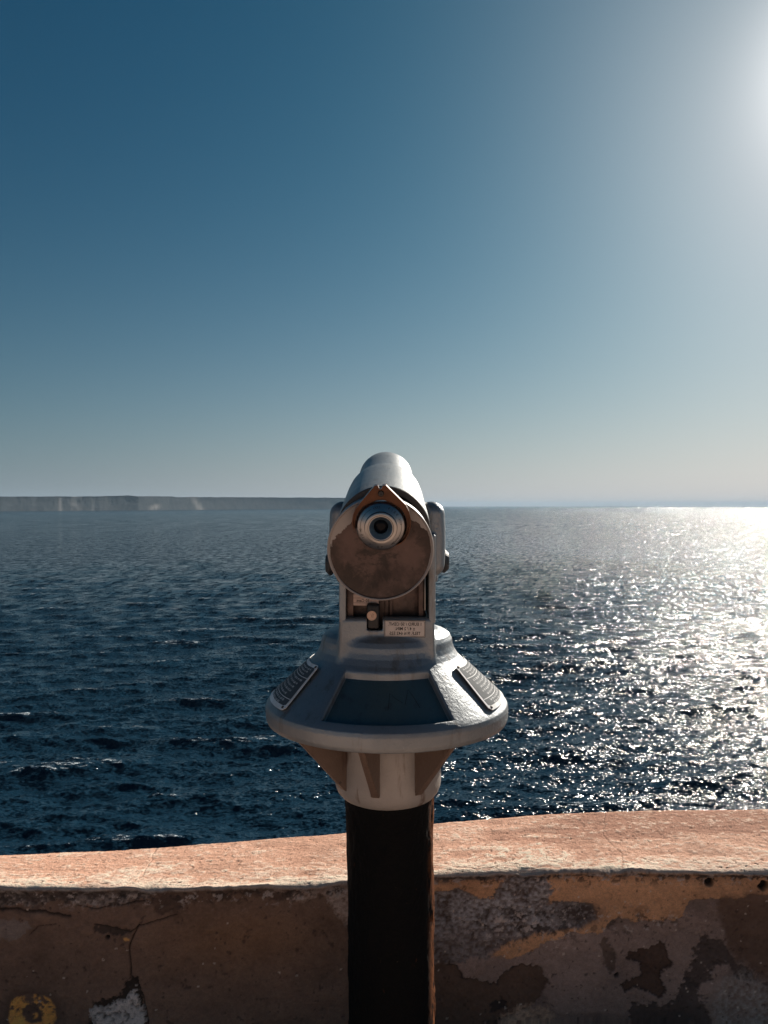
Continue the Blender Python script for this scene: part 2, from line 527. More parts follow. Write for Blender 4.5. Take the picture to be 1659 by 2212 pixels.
    mat = n.set(color=colr, rough=n.math('ADD', n.ramp(d, 100, 4000, 0.09, 0.16), n.math('MULTIPLY', fm, 0.5)), ior=1.17, normal=nb, spec=0.30)
    tri = np.array([[f[0], f[1], f[2]] for f in F3t])
    quad = np.concatenate([F, F2])
    allf = np.concatenate([quad[:, [0, 1, 2]], quad[:, [0, 2, 3]], tri])
    o = mesh_obj('sea', Vall, allf, mat, attrs={'crest': foam_all})
    tag(o, kind='structure')
build_sea()

# ================================================================== HEADLAND
def build_headland():
    us = np.linspace(-420, 845, 620)
    dist = np.interp(us, [-420, 0, 300, 735, 845], [4300, 5540, 6600, 9300, 10000])
    top_px = np.interp(us, [-420, 0, 60, 180, 262, 275, 300, 372, 384, 500, 620, 735, 800, 845],
                       [20, 19.2, 19.5, 20.0, 21.0, 22, 20.0, 20.0, 18.4, 18.0, 17.4, 17.0, 16, 10])
    topz = EYE + top_px / 1661 * dist + fbm(us / 18, us * 0, 4, 9) * 3.0
    nv = 26
    t = np.linspace(0, 1, nv)
    V = np.zeros((nv + 3, len(us), 3)); pale = np.zeros((nv + 3, len(us)))
    ax = (us - 829.5) / 1661
    for j in range(nv):
        tt = t[j]
        bench = 60 * (1 - tt) ** 1.5 + 5 * fbm(us / 30 + 3, np.full_like(us, tt * 3), 4, 21)
        gul = 9 * fbm(us / 16.0, np.full_like(us, tt * 0.9), 5, 4)
        Y = dist - bench * 1.2 + gul
        Z = SEA_Z - 2 + (topz - SEA_Z + 2) * tt
        V[j] = np.stack([ax * Y, Y, Z], -1)
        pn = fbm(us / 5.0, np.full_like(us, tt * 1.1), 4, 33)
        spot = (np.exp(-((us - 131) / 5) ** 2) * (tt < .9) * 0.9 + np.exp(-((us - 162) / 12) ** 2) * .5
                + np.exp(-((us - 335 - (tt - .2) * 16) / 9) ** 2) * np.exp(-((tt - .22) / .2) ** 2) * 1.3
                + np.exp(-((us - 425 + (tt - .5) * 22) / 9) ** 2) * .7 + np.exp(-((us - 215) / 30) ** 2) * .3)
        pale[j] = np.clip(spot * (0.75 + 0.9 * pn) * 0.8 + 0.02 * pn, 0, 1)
    for j, (back, drop) in enumerate(((400, 1.0), (1500, 1.0), (3500, -4))):
        Y = dist + back
        V[nv + j] = np.stack([ax * dist + 0 * Y + ax * back, Y, topz + drop], -1)
    nr, nc = V.shape[:2]
    ii = np.arange(nr * nc).reshape(nr, nc)
    F = np.stack([ii[:-1, :-1], ii[:-1, 1:], ii[1:, 1:], ii[1:, :-1]], -1).reshape(-1, 4)
    n = NT('headland_rock')
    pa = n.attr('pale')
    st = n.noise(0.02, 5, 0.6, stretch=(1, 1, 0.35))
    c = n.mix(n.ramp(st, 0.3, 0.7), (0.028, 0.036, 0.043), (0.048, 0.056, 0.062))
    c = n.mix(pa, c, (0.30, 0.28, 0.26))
    mat = n.set(color=c, rough=0.95, spec=0.1)
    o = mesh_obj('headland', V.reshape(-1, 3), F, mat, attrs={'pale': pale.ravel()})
    tag(o, kind='structure')
build_headland()

# ================================================================== TERRACE AND CLIFF
n = NT('terracotta_paving')
gx = n.noise(2.5, 6, 0.6)
c = n.mix(n.ramp(gx, 0.3, 0.7), (0.74, 0.52, 0.40), (0.66, 0.45, 0.345))  # kept pale so the unseen paving throws more light upward
M_GROUND = n.set(color=c, rough=0.9, normal=n.bump(n.noise(60, 5, 0.7), 0.003))
gx0, gx1, gy0, gy1 = -14, 14, -24, 1.98
GN = 60
xs = np.linspace(gx0, gx1, GN); ys = np.linspace(gy0, gy1, GN)
XX, YY = np.meshgrid(xs, ys, indexing='ij')
Vg = np.stack([XX, YY, GZ + 0.004 * fbm(XX, YY, 3, 2)], -1).reshape(-1, 3)
ii = np.arange(GN * GN).reshape(GN, GN)
Fg = np.stack([ii[:-1, :-1], ii[1:, :-1], ii[1:, 1:], ii[:-1, 1:]], -1).reshape(-1, 4)
tag(mesh_obj('ground', Vg, Fg, M_GROUND), kind='structure')

def build_cliff():
    n = NT('cliff_rock')
    a = n.noise(0.6, 8, 0.65, stretch=(1, 1, 0.6))
    mat = n.set(color=n.mix(n.ramp(a, 0.3, 0.7), (0.16, 0.11, 0.08), (0.30, 0.23, 0.17)), rough=0.95,
                normal=n.bump(n.noise(3, 8, 0.7), 0.12))
    path = [(-60, -40), (-40, -10), (-14, 2.0), (-8, 2.0), (0, 2.0), (8, 2.0), (14, 2.0), (40, -10), (60, -40)]
    P = []
    for (x1, y1), (x2, y2) in zip(path[:-1], path[1:]):
        for k in range(24):
            t = k / 24; P.append((x1 + (x2 - x1) * t, y1 + (y2 - y1) * t))
    P = np.array(P); nz = 40
    V = np.zeros((nz, len(P), 3))
    for j in range(nz):
        t = j / (nz - 1)
        z = GZ - 0.02 + (SEA_Z - 2 - GZ) * t
        out = 4.0 * t + 0.9 * fbm(P[:, 0] / 4 + 5, np.full(len(P), z / 4), 4, 8) * min(1, t * 8)
        V[j] = np.stack([P[:, 0] * (1 + out / 60), P[:, 1] + out, np.full(len(P), z)], -1)
    back = np.stack([P[:, 0], np.full(len(P), -60.0), np.full(len(P), GZ - 0.02)], -1)[None]
    V = np.concatenate([back, V])
    ii = np.arange(V.shape[0] * V.shape[1]).reshape(V.shape[:2])
    F = np.stack([ii[:-1, :-1], ii[:-1, 1:], ii[1:, 1:], ii[1:, :-1]], -1).reshape(-1, 4)[:, ::-1]
    tag(mesh_obj('cliff', V.reshape(-1, 3), F, mat), kind='structure')
build_cliff()

# ================================================================== PARAPET WALL
WX = np.array([-14, -3, -0.72, -0.371, -0.0715, 0.0997, 0.3377, 0.7516, 3, 14])
WY = np.array([1.46, 1.46, 1.444, 1.436, 1.456, 1.496, 1.512, 1.506, 1.50, 1.50])
BX = np.array([-14, -3, -0.819, -0.529, -0.084, 0.117, 0.40, 0.661, 0.90, 3, 14])
BY = np.array([1.72, 1.66, 1.64, 1.66, 1.708, 1.759, 1.794, 1.80, 1.804, 1.81, 1.81])
BH = np.array([0.75, 0.75, 0.748, 0.7425, 0.725, 0.7255, 0.716, 0.7098, 0.711, 0.711, 0.711])

def smooth_interp(x, xp, fp, w=0.05):
    out = 0
    for d in (-1.5, -1, -0.5, 0, 0.5, 1, 1.5):
        out = out + np.interp(x + d * w, xp, fp)
    return out / 7

def build_wall():
    xd = np.arange(-0.95, 0.95, 0.00165)
    xs = np.concatenate([-np.geomspace(14, 0.96, 60), xd, np.geomspace(0.96, 14, 60)])
    yf = smooth_interp(xs, WX, WY); yb = smooth_interp(xs, BX, BY); hb = smooth_interp(xs, BX, BH)
    # cross-section parameter: s<0 is front face (q = -s below the edge), s>0 runs over the top
    q = np.concatenate([np.array([0.37, 0.34]), np.arange(0.30, 0.0, -0.0017)])
    tt = np.concatenate([np.linspace(0, 0.12, 22)[1:], np.linspace(0.12, 1, 78)[1:]])
    nq, nt = len(q), len(tt)
    X = np.repeat(xs[None, :], nq, 0); Q = np.repeat(q[:, None], len(xs), 1)
    # --- sample coordinates for the paint and damage, in units of the left / right half of the wall
    ax_ = (X * 1145 + 829.5) * 2;      ay = 384 + Q / 0.000437
    bx_ = X * 1108 * 2;                by = 326 + Q / 0.000451
    wob1 = fbm(X * 40, Q * 40, 6, 41, 0.6) * 30; wob2 = fbm(X * 40 + 9, Q * 40, 6, 51, 0.6) * 30
    fine = fbm(X * 170, Q * 220, 4, 61); mid = fbm(X * 26, Q * 34, 5, 71); big = fbm(X * 6, Q * 7, 3, 81)
    streak = fbm(X * 60, Q * 260, 4, 91)
    def pm(half, pts, soft=6, wob=1.0, rough=0.0):
        rough = rough + 10
        px, py = (ax_, ay) if half == 'A' else (bx_, by)
        d = poly_sdf(px + wob1 * wob, py + wob2 * wob, pts) + fine * rough
        return 1 - sstep(-soft, soft, d), d
    col = np.zeros(X.shape + (3,)); hgt = np.zeros(X.shape)
    def lay(mask, c, dz=0.0):
        nonlocal col, hgt
        col = col * (1 - mask[..., None]) + np.array(c) * mask[..., None]
        hgt = hgt + dz * mask
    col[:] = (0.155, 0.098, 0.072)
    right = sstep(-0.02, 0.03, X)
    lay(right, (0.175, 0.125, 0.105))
    warm = np.exp(-(((X + 0.27) / 0.16) ** 2 + ((Q - 0.10) / 0.06) ** 2)) * 0.6 * (1 - right)
    lay(warm, (0.20, 0.105, 0.055))
    # right half: lilac grey plaster
    m, _ = pm('B', [(300, 720), (560, 640), (860, 560), (980, 590), (1330, 520), (1480, 560), (1500, 700), (1480, 900), (1250, 960), (760, 968), (700, 880), (650, 800), (500, 840), (340, 800)], 10)
    lay(m, (0.235, 0.170, 0.145), 0.0012)
    # ochre band
    m, _ = pm('B', [(150, 350), (490, 366), (640, 345), (680, 330), (1700, 320), (1700, 430), (1500, 452), (1345, 458), (1320, 530), (1190, 548), (1000, 545), (965, 603), (850, 597), (700, 648), (600, 705), (470, 705), (540, 640), (700, 592), (860, 580), (930, 530), (910, 480), (840, 470), (740, 480), (700, 430), (640, 385), (500, 380), (480, 450), (420, 445), (330, 405), (150, 400)], 4, 0.7, 5)
    lay(m, (0.43, 0.24, 0.135), 0.0026)
    # mottled blue grey render showing by the post
    m, _ = pm('B', [(100, 402), (330, 408), (420, 442), (490, 440), (500, 385), (560, 340), (700, 345), (740, 400), (720, 470), (860, 470), (915, 490), (925, 530), (850, 582), (700, 592), (540, 640), (440, 706), (330, 712), (100, 720)], 5, 0.8, 16)
    g = np.clip(0.5 + 0.9 * fine + 0.5 * mid, 0, 1)[..., None]
    cg = np.array((0.30, 0.29, 0.30)) * g + np.array((0.10, 0.075, 0.065)) * (1 - g)
    lowb = sstep(520, 660, by + 60 * mid)[..., None] * 0.6
    cg = cg * (1 - lowb) + np.array((0.12, 0.085, 0.07)) * lowb
    col = col * (1 - m[..., None]) + cg * m[..., None]; hgt = hgt - 0.0012 * m + 0.0016 * m * fine
    dk = np.exp(-(((bx_ - 850) / 95) ** 2 + ((by - 515) / 45) ** 2)) * sstep(-.15, .25, fine + mid * .5 + .1)
    lay(np.clip(dk * 1.6, 0, 1), (0.055, 0.042, 0.038), -0.001)
    # dark brown lower fields and broken patches
    m, d = pm('B', [(100, 722), (230, 720), (320, 730), (340, 800), (500, 822), (520, 770), (600, 742), (690, 760), (720, 830), (650, 930), (560, 968), (100, 1100)], 5, 0.6)
    lay(m, (0.105, 0.066, 0.048), -0.0022)
    lay(np.exp(-(d / 5.0) ** 2) * sstep(-0.3, 0.4, mid + .2), (0.03, 0.022, 0.02), -0.002)
    m, d = pm('B', [(1080, 690), (1160, 680), (1230, 640), (1260, 740), (1210, 790), (1230, 860), (1200, 890), (1120, 850), (1050, 870), (1050, 840), (1130, 800), (1130, 750), (1075, 715)], 4, 0.8)
    lay(m, (0.085, 0.053, 0.04), -0.0035)
    lay(np.exp(-(d / 4.0) ** 2) * 0.8, (0.03, 0.02, 0.018), -0.001)
    m, d = pm('B', [(960, 640), (990, 630), (1010, 680), (1020, 780), (990, 800), (950, 720)], 6, 0.9)
    lay(m * .8, (0.095, 0.065, 0.05), -0.002)
    m, d = pm('B', [(1470, 440), (1640, 430), (1900, 430), (1900, 840), (1640, 800), (1560, 720), (1480, 640)], 26, 1.2)
    lay(m * .9, (0.115, 0.070, 0.05), -0.001)
    m, d = pm('B', [(1380, 600), (1470, 640), (1560, 730), (1640, 810), (1600, 830), (1480, 740), (1440, 760), (1400, 860), (1310, 830), (1370, 700)], 7, 1.3, 12)
    lay(m * .85, (0.06, 0.045, 0.04), -0.002)
    m, d = pm('B', [(1070, 968), (1100, 930), (1250, 930), (1330, 800), (1400, 830), (1430, 1100), (1070, 1100)], 9, 1.5, 16)
    lay(m * .85, (0.055, 0.042, 0.038), -0.002)
    m, d = pm('B', [(1440, 840), (1560, 760), (1700, 860), (1900, 860), (1900, 1100), (1430, 1100)], 12, 1.5, 26)
    lay(m * np.clip(.55 + fine, 0, 1), (0.235, 0.20, 0.18), 0.001)
    m, d = pm('B', [(510, 968), (620, 925), (720, 935), (800, 1100), (500, 1100)], 6, 1.2, 20)
    lay(m * np.clip(.7 + fine, 0, 1), (0.36, 0.25, 0.18), 0.002)
    m, d = pm('B', [(460, 905), (540, 895), (560, 915), (500, 960), (440, 968)], 6, 1.2, 12)
    lay(m, (0.04, 0.03, 0.028), -0.003)
    # left half: cement strip under the edge, dark stains, cracks
    m, d = pm('A', [(-400, 395), (150, 405), (250, 398), (650, 398), (640, 435), (480, 468), (330, 462), (240, 440), (120, 470), (-400, 480)], 5, 0.9, 14)
    gg = np.clip(0.5 + fine * 1.2 + .5 * mid, 0, 1)
    lay(m * .95, (0.21, 0.17, 0.15), 0.0008)
    lay(m * (1 - gg) * .9, (0.055, 0.042, 0.037), -0.0015)
    m, d = pm('A', [(1110, 372), (1700, 372), (1700, 600), (1500, 575), (1440, 520), (1410, 470), (1380, 430), (1240, 470), (1250, 425), (1140, 400)], 5, 0.8, 18)
    m = m * (1 - right)
    lay(m * np.clip(.75 + fine, 0, 1), (0.36, 0.27, 0.225), 0.0012)
    m, d = pm('A', [(640, 405), (800, 402), (1120, 398), (1280, 420), (1250, 455), (1120, 430), (830, 440), (770, 510), (690, 490), (640, 450)], 12, 1.2, 20)
    lay(m * np.clip(.7 + mid, 0, 1) * (1 - right), (0.065, 0.042, 0.033), -0.001)
    blot = sstep(0.18, 0.42, fbm(X * 30 + 4, Q * 60, 5, 15)) * sstep(760, 420, ax_) * sstep(640, 400, ay)
    lay(blot * .7, (0.065, 0.045, 0.038), -0.001)
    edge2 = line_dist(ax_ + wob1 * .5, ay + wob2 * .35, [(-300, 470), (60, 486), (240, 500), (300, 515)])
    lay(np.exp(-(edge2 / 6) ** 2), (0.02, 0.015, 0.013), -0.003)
    m, d = pm('A', [(-300, 540), (110, 535), (130, 570), (60, 620), (-300, 640)], 8, 0.8, 6)
    lay(m * .7, (0.20, 0.165, 0.15), 0.001)
    for pts, w in (([(600, 545), (575, 590), (560, 630), (562, 770), (590, 790), (622, 860), (636, 968), (640, 1100)], 3.2),
                   ([(405, 545), (480, 562), (560, 580), (602, 548), (700, 520), (760, 505)], 3.0),
                   ([(330, 462), (420, 478), (520, 462), (640, 442)], 2.6),
                   ([(120, 600), (160, 560), (240, 545)], 1.6)):
        dd = line_dist(ax_ + wob1 * .25, ay + wob2 * .25, pts)
        cr = np.exp(-(dd / w) ** 2)
        lay(cr * .95, (0.012, 0.01, 0.009), -0.004)
    m, d = pm('A', [(405, 545), (480, 560), (545, 575), (530, 592), (440, 585), (405, 575)], 4, .6, 8)
    lay(m * .8, (0.045, 0.035, 0.03), -0.002)
    m, d = pm('A', [(405, 890), (440, 870), (520, 852), (545, 800), (585, 775), (618, 850), (640, 1100), (360, 1100)], 4, .6, 6)
    lay(m, (0.03, 0.022, 0.018), -0.003)
    m, d = pm('A', [(385, 920), (440, 905), (540, 872), (582, 820), (605, 880), (622, 900), (615, 1100), (410, 1100)], 3, .6, 12)
    lay(m * np.clip(.9 + 1.1 * fine, 0, 1), (0.42, 0.38, 0.36), 0.004)
    # ochre ring painted low on the left
    rr = np.sqrt(((ax_ - 130 + wob1 * .5) / 1.18) ** 2 + ((ay - 946 + wob2 * .4) / 1.0) ** 2)
    ring = (1 - sstep(88, 96, rr)) * sstep(38, 46, rr + fine * 8) + (1 - sstep(12, 20, np.hypot(ax_ - 140, ay - 950)))
    lay(np.clip(ring, 0, 1) * sstep(-0.42, -0.12, fine * .8 + mid * 1.1 + 0.25 * np.sin(np.arctan2(ay - 946, ax_ - 130) * 2 + 1.0)) * np.clip(0.9 + .5 * fine, 0, 1), (0.62, 0.30, 0.085), 0.0008)
    halo = (1 - sstep(90, 150, rr)) * (1 - np.clip(ring, 0, 1))
    lay(halo * .5, (0.05, 0.035, 0.03))
    # flaked dark flecks gathering at the paint edges on the right half and under the coping
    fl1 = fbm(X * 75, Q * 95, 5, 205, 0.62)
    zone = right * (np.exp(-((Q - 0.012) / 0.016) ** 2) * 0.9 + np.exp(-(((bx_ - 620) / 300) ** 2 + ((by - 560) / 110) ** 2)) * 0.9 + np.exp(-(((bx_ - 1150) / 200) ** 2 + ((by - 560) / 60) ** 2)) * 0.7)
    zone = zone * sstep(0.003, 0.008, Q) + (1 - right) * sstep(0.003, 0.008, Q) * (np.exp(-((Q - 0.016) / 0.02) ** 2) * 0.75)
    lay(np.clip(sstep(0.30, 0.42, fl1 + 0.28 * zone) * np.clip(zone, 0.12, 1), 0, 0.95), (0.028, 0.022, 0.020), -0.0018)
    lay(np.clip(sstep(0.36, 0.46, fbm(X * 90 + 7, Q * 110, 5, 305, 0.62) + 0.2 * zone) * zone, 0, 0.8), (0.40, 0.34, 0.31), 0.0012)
    # pale grit and small pits everywhere
    grit = _hash(np.floor(X / 0.0042), np.floor(Q / 0.0036), 5)
    gsel = (grit > 0.9962) & (fine > -0.15)
    lay(gsel * 0.8, (0.42, 0.34, 0.28), 0.0008)
    pit = sstep(0.47, 0.60, fbm(X * 120 + 3, Q * 120, 3, 25))
    lay(pit * .6, (0.04, 0.03, 0.026), -0.0018)
    # drilled holes near the right end
    for hx, hy, hr in ((1425, 380, 21), (1662, 392, 24), (1025, 797, 11), (463, 603, 0)):
        dd = np.hypot(bx_ - hx, by - hy) + fine * 6
        hm = 1 - sstep(hr * .7, hr * 1.1 + .1, dd)
        lay(hm, (0.01, 0.008, 0.007), -0.012)
    dd = np.hypot(ax_ - 463, ay - 603); lay(1 - sstep(7, 12, dd), (0.01, 0.008, 0.007), -0.006)
    dd = np.hypot((ax_ - 545) / 1.6, ay - 610) + fine * 5; lay(1 - sstep(7, 10, dd), (0.50, 0.27, 0.10), 0.001)
    # dark band just below the edge: grime, with the overhang's shade painted in
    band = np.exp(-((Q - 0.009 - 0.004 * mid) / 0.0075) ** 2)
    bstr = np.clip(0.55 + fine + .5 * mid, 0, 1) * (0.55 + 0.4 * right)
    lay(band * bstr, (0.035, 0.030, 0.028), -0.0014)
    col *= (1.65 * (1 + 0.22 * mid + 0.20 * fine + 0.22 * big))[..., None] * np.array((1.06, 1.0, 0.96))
    hgt += 0.0016 * fine + 0.003 * mid + 0.004 * big
    hgt *= sstep(0.0005, 0.007, Q)
    # geometry of the front face: the coping overhangs a little and is worn round
    over = 0.006 * (1 - sstep(0.004, 0.016, Q + 0.003 * mid))
    Yq = yf[None, :] + 0.006 - over - hgt + 0.006 * (Q / 0.86)
    Zq = EYE - 0.720 - Q
    erod = 0.0075 * fbm(xs * 14, xs * 0 + 2, 4, 77) + 0.0010 * fbm(xs * 110, xs * 0, 3, 78)
    edge_r = 0.010
    k = np.clip(1 - Q / edge_r, 0, 1)
    Yq = Yq + edge_r * (1 - np.sqrt(np.clip(1 - k ** 2, 0, 1))) * 0.9
    Zq = Zq + erod[None, :] * np.exp(-Q / 0.012)
    # --- top
    TT = np.repeat(tt[:, None], len(xs), 1); XT = np.repeat(xs[None, :], nt, 0)
    wid = (yb - yf)[None, :]
    y0 = Yq[-1][None, :]; z0 = Zq[-1][None, :]
    YT = y0 + (yb[None, :] - y0) * TT
    zb = (EYE - hb)[None, :]
    D = TT * wid
    lin = (EYE - 0.720 + 0.0017) + (zb - (EYE - 0.720)) * TT
    ZT = lin + (z0 - lin) * np.exp(-D / 0.007)
    tf = fbm(XT * 70, YT * 190, 6, 101, 0.6); tm = fbm(XT * 12, YT * 38, 5, 111); tb = fbm(XT * 3, YT * 5, 3, 121)
    tfi = fbm(XT * 160, YT * 420, 3, 131)
    ZT = ZT + (0.0011 * tf + 0.0013 * tm + 0.0006 * tfi + 0.003 * tb) * np.clip(D / 0.01, 0, 1)
    bk = np.clip((TT - 0.93) / 0.07, 0, 1)
    ZT = ZT - 0.010 * bk ** 2
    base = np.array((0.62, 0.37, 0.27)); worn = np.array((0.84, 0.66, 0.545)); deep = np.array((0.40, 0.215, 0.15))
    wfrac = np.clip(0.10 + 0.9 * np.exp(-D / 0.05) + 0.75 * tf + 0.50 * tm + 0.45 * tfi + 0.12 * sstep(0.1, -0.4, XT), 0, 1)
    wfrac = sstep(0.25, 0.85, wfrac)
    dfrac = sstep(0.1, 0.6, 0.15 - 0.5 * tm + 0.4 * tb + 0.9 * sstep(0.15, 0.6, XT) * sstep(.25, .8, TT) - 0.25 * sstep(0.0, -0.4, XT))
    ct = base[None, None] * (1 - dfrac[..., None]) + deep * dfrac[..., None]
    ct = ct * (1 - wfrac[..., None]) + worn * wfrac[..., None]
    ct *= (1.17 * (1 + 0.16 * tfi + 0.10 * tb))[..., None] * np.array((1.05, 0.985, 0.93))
    tpit = sstep(0.40, 0.52, fbm(XT * 130 + 3, YT * 200, 4, 141)) * 0.75
    stain = sstep(0.22, 0.50, fbm(XT * 9 + 5, YT * 26, 5, 151)) * 0.22
    crk = np.exp(-(line_dist(XT + 0.004 * tm, YT + 0.006 * tf, [(0.47, 1.50), (0.49, 1.58), (0.475, 1.66), (0.52, 1.80)]) / 0.0009) ** 2)
    crk = crk + np.exp(-(line_dist(XT + 0.004 * tm, YT + 0.006 * tf, [(-0.50, 1.42), (-0.47, 1.50), (-0.49, 1.66)]) / 0.0008) ** 2)
    dk_ = np.clip(np.maximum(np.maximum(tpit, stain), crk * 0.7), 0, 0.9)[..., None]
    ct = ct * (1 - dk_) + np.array((0.20, 0.115, 0.08)) * dk_
    ZT = ZT - 0.0016 * np.maximum(tpit, crk) * np.clip(D / 0.01, 0, 1)
    # blend paint over the rounded edge on the front face
    eb = 1 - sstep(0.001, 0.008, Q + 0.004 * fine)
    we = np.array((0.74, 0.58, 0.48))
    col = col * (1 - eb[..., None]) + we * eb[..., None] * (0.85 + .25 * fine[..., None])
    # --- back face
    XB = np.stack([xs, xs, xs]); YB = np.stack([yb + 0.004, yb + 0.006, yb + 0.01]); ZB = np.stack([ZT[-1] - 0.02, ZT[-1] - 0.3, xs * 0 + GZ - 0.02])
    cb = np.tile(np.array((0.40, 0.25, 0.17)), (3, len(xs), 1))
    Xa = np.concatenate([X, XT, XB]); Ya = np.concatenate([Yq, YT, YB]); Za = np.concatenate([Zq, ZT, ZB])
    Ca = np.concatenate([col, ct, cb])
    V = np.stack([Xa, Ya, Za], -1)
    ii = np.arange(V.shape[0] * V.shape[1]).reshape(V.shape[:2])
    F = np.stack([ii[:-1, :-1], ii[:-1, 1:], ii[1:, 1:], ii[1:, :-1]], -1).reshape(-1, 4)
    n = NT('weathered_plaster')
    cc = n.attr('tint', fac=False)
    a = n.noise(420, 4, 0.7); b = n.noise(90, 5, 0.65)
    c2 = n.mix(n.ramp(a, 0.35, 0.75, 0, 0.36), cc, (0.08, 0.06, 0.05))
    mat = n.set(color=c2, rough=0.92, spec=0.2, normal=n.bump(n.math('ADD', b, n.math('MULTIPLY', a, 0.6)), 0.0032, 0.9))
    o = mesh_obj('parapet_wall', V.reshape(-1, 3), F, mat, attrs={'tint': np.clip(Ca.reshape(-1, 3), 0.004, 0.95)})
    tag(o, 'low weathered parapet wall with sunlit salmon top and flaking brown plaster face', 'wall')
build_wall()

# ================================================================== COIN TELESCOPE
CX, CY = 0.0047, 1.28
root = bpy.data.objects.new('coin_telescope', None)
COL.objects.link(root)
root.location = (CX, CY, GZ)
tag(root, 'grey coin-operated viewing telescope on a rusty post in front of the parapet wall', 'telescope')
# local frame: x right, y away from the camera, z up; everything below is measured from the root
EL = EYE - GZ         # lens height in the telescope's own frame
def lz(h): return EL - h

# ---- post
def build_post():
    nz, na = 320, 220
    z = np.linspace(-0.01, lz(0.470), nz); a = np.linspace(0, 2 * math.pi, na, endpoint=False)
    Z, A = np.meshgrid(z, a, indexing='ij')
    up = Z / lz(0.47)
    cx = 0.0105 - 0.0060 * up
    # noise wrapped round the post
    u = A / (2 * math.pi) * 24
    def wrap(fx, fz, o, s):
        w = sstep(0.85, 1.0, A / (2 * math.pi))
        return fbm(u * fx, Z * fz, o, s) * (1 - w) + fbm((u - 24) * fx, Z * fz, o, s) * w
    n1 = wrap(0.7, 16, 5, 3); n2 = wrap(2.5, 70, 4, 13); n3 = wrap(0.25, 5, 3, 23)
    top = np.exp(-(lz(0.47) - Z) / 0.03)
    flake = sstep(0.05, 0.30, n1)
    rad = 0.0712 + 0.0012 * n3 + 0.0012 * flake + 0.0008 * n2 + 0.0008 * n1 + 0.004 * top
    V = np.stack([cx + rad * np.cos(A), rad * np.sin(A), Z], -1)
    ii = np.arange(nz * na).reshape(nz, na); jj = np.roll(ii, -1, 1)
    F = np.stack([ii[:-1], jj[:-1], jj[1:], ii[1:]], -1).reshape(-1, 4)
    n = NT('rusted_black_post')
    fl = n.attr('flake')
    a_ = n.noise(55, 7, 0.7, stretch=(1, 1, 0.5))
    b_ = n.noise(240, 4, 0.7)
    rust = n.mix(n.ramp(b_, 0.3, 0.7), (0.24, 0.085, 0.030), (0.10, 0.036, 0.015))
    m_ = n.math('MAXIMUM', n.math('MULTIPLY', n.ramp(a_, 0.64, 0.72), 0.35), n.math('MULTIPLY', n.attr('right_side'), n.ramp(a_, 0.38, 0.5)))  # rust concentrated on the right side of the post
    c = n.mix(m_, (0.0035, 0.0038, 0.0042), rust)
    sp = n.ramp(n.noise(330, 2, 0.5), 0.74, 0.78)
    c = n.mix(sp, c, (0.08, 0.055, 0.03))
    side = n.t.nodes.new('ShaderNodeNewGeometry')
    mat = n.set(color=c, rough=0.75, spec=0.12, normal=n.bump(n.math('ADD', a_, n.math('MULTIPLY', b_, 0.4)), 0.004, 0.9))
    mesh_obj('post', V.reshape(-1, 3), F, mat, root, attrs={'flake': (flake * sstep(0.72, 0.93, np.cos(A - 0.15))).ravel(), 'right_side': sstep(0.70, 0.95, np.cos(A - 0.15)).ravel()})
build_post()

# ---- collar below the brim, with its ribs
def build_collar():
    prof = [(0.0, 0.344), (0.0850, 0.344), (0.0865, 0.352), (0.0875, 0.40), (0.0885, 0.452), (0.0875, 0.462), (0.084, 0.471), (0.078, 0.478), (0.072, 0.481), (0.066, 0.482), (0.0, 0.482)]
    M = Matrix.Translation((0.0018, 0, EL)) @ Matrix.Rotation(R(-90), 4, 'X')
    o = lathe_obj('collar', [(r, h) for r, h in prof], M_COLLAR, root, M, 128, 50)
    first = None
    for th in (-13, 33, -53, -124, 112, 160, -168):
        bm = bmesh.new()
        t = 0.0045
        pts = [(0.080, -lz(0.346)), (0.181, -lz(0.346)), (0.183, -lz(0.351)), (0.100, -lz(0.443)), (0.090, -lz(0.455)), (0.080, -lz(0.458))]
        pts = [(r, -zz) for r, zz in pts]
        a = [bm.verts.new((r, -t * (1 if r > .095 else 1.6), z)) for r, z in pts]
        b = [bm.verts.new((r, t * (1 if r > .095 else 1.6), z)) for r, z in pts]
        bm.faces.new(a); bm.faces.new(b[::-1])
        for i in range(len(pts)):
            j = (i + 1) % len(pts); bm.faces.new((a[i], b[i], b[j], a[j]))
        bmesh.ops.bevel(bm, geom=list(bm.edges), offset=0.0012, segments=2, affect='EDGES')
        # local +x -> direction th measured from the camera side (-y)
        phi = R(th - 90)
        bm_obj('rib', bm, M_RIB, root, 40, Matrix.Translation((0.0018, 0, 0)) @ Matrix.Rotation(phi, 4, 'Z'))
build_collar()

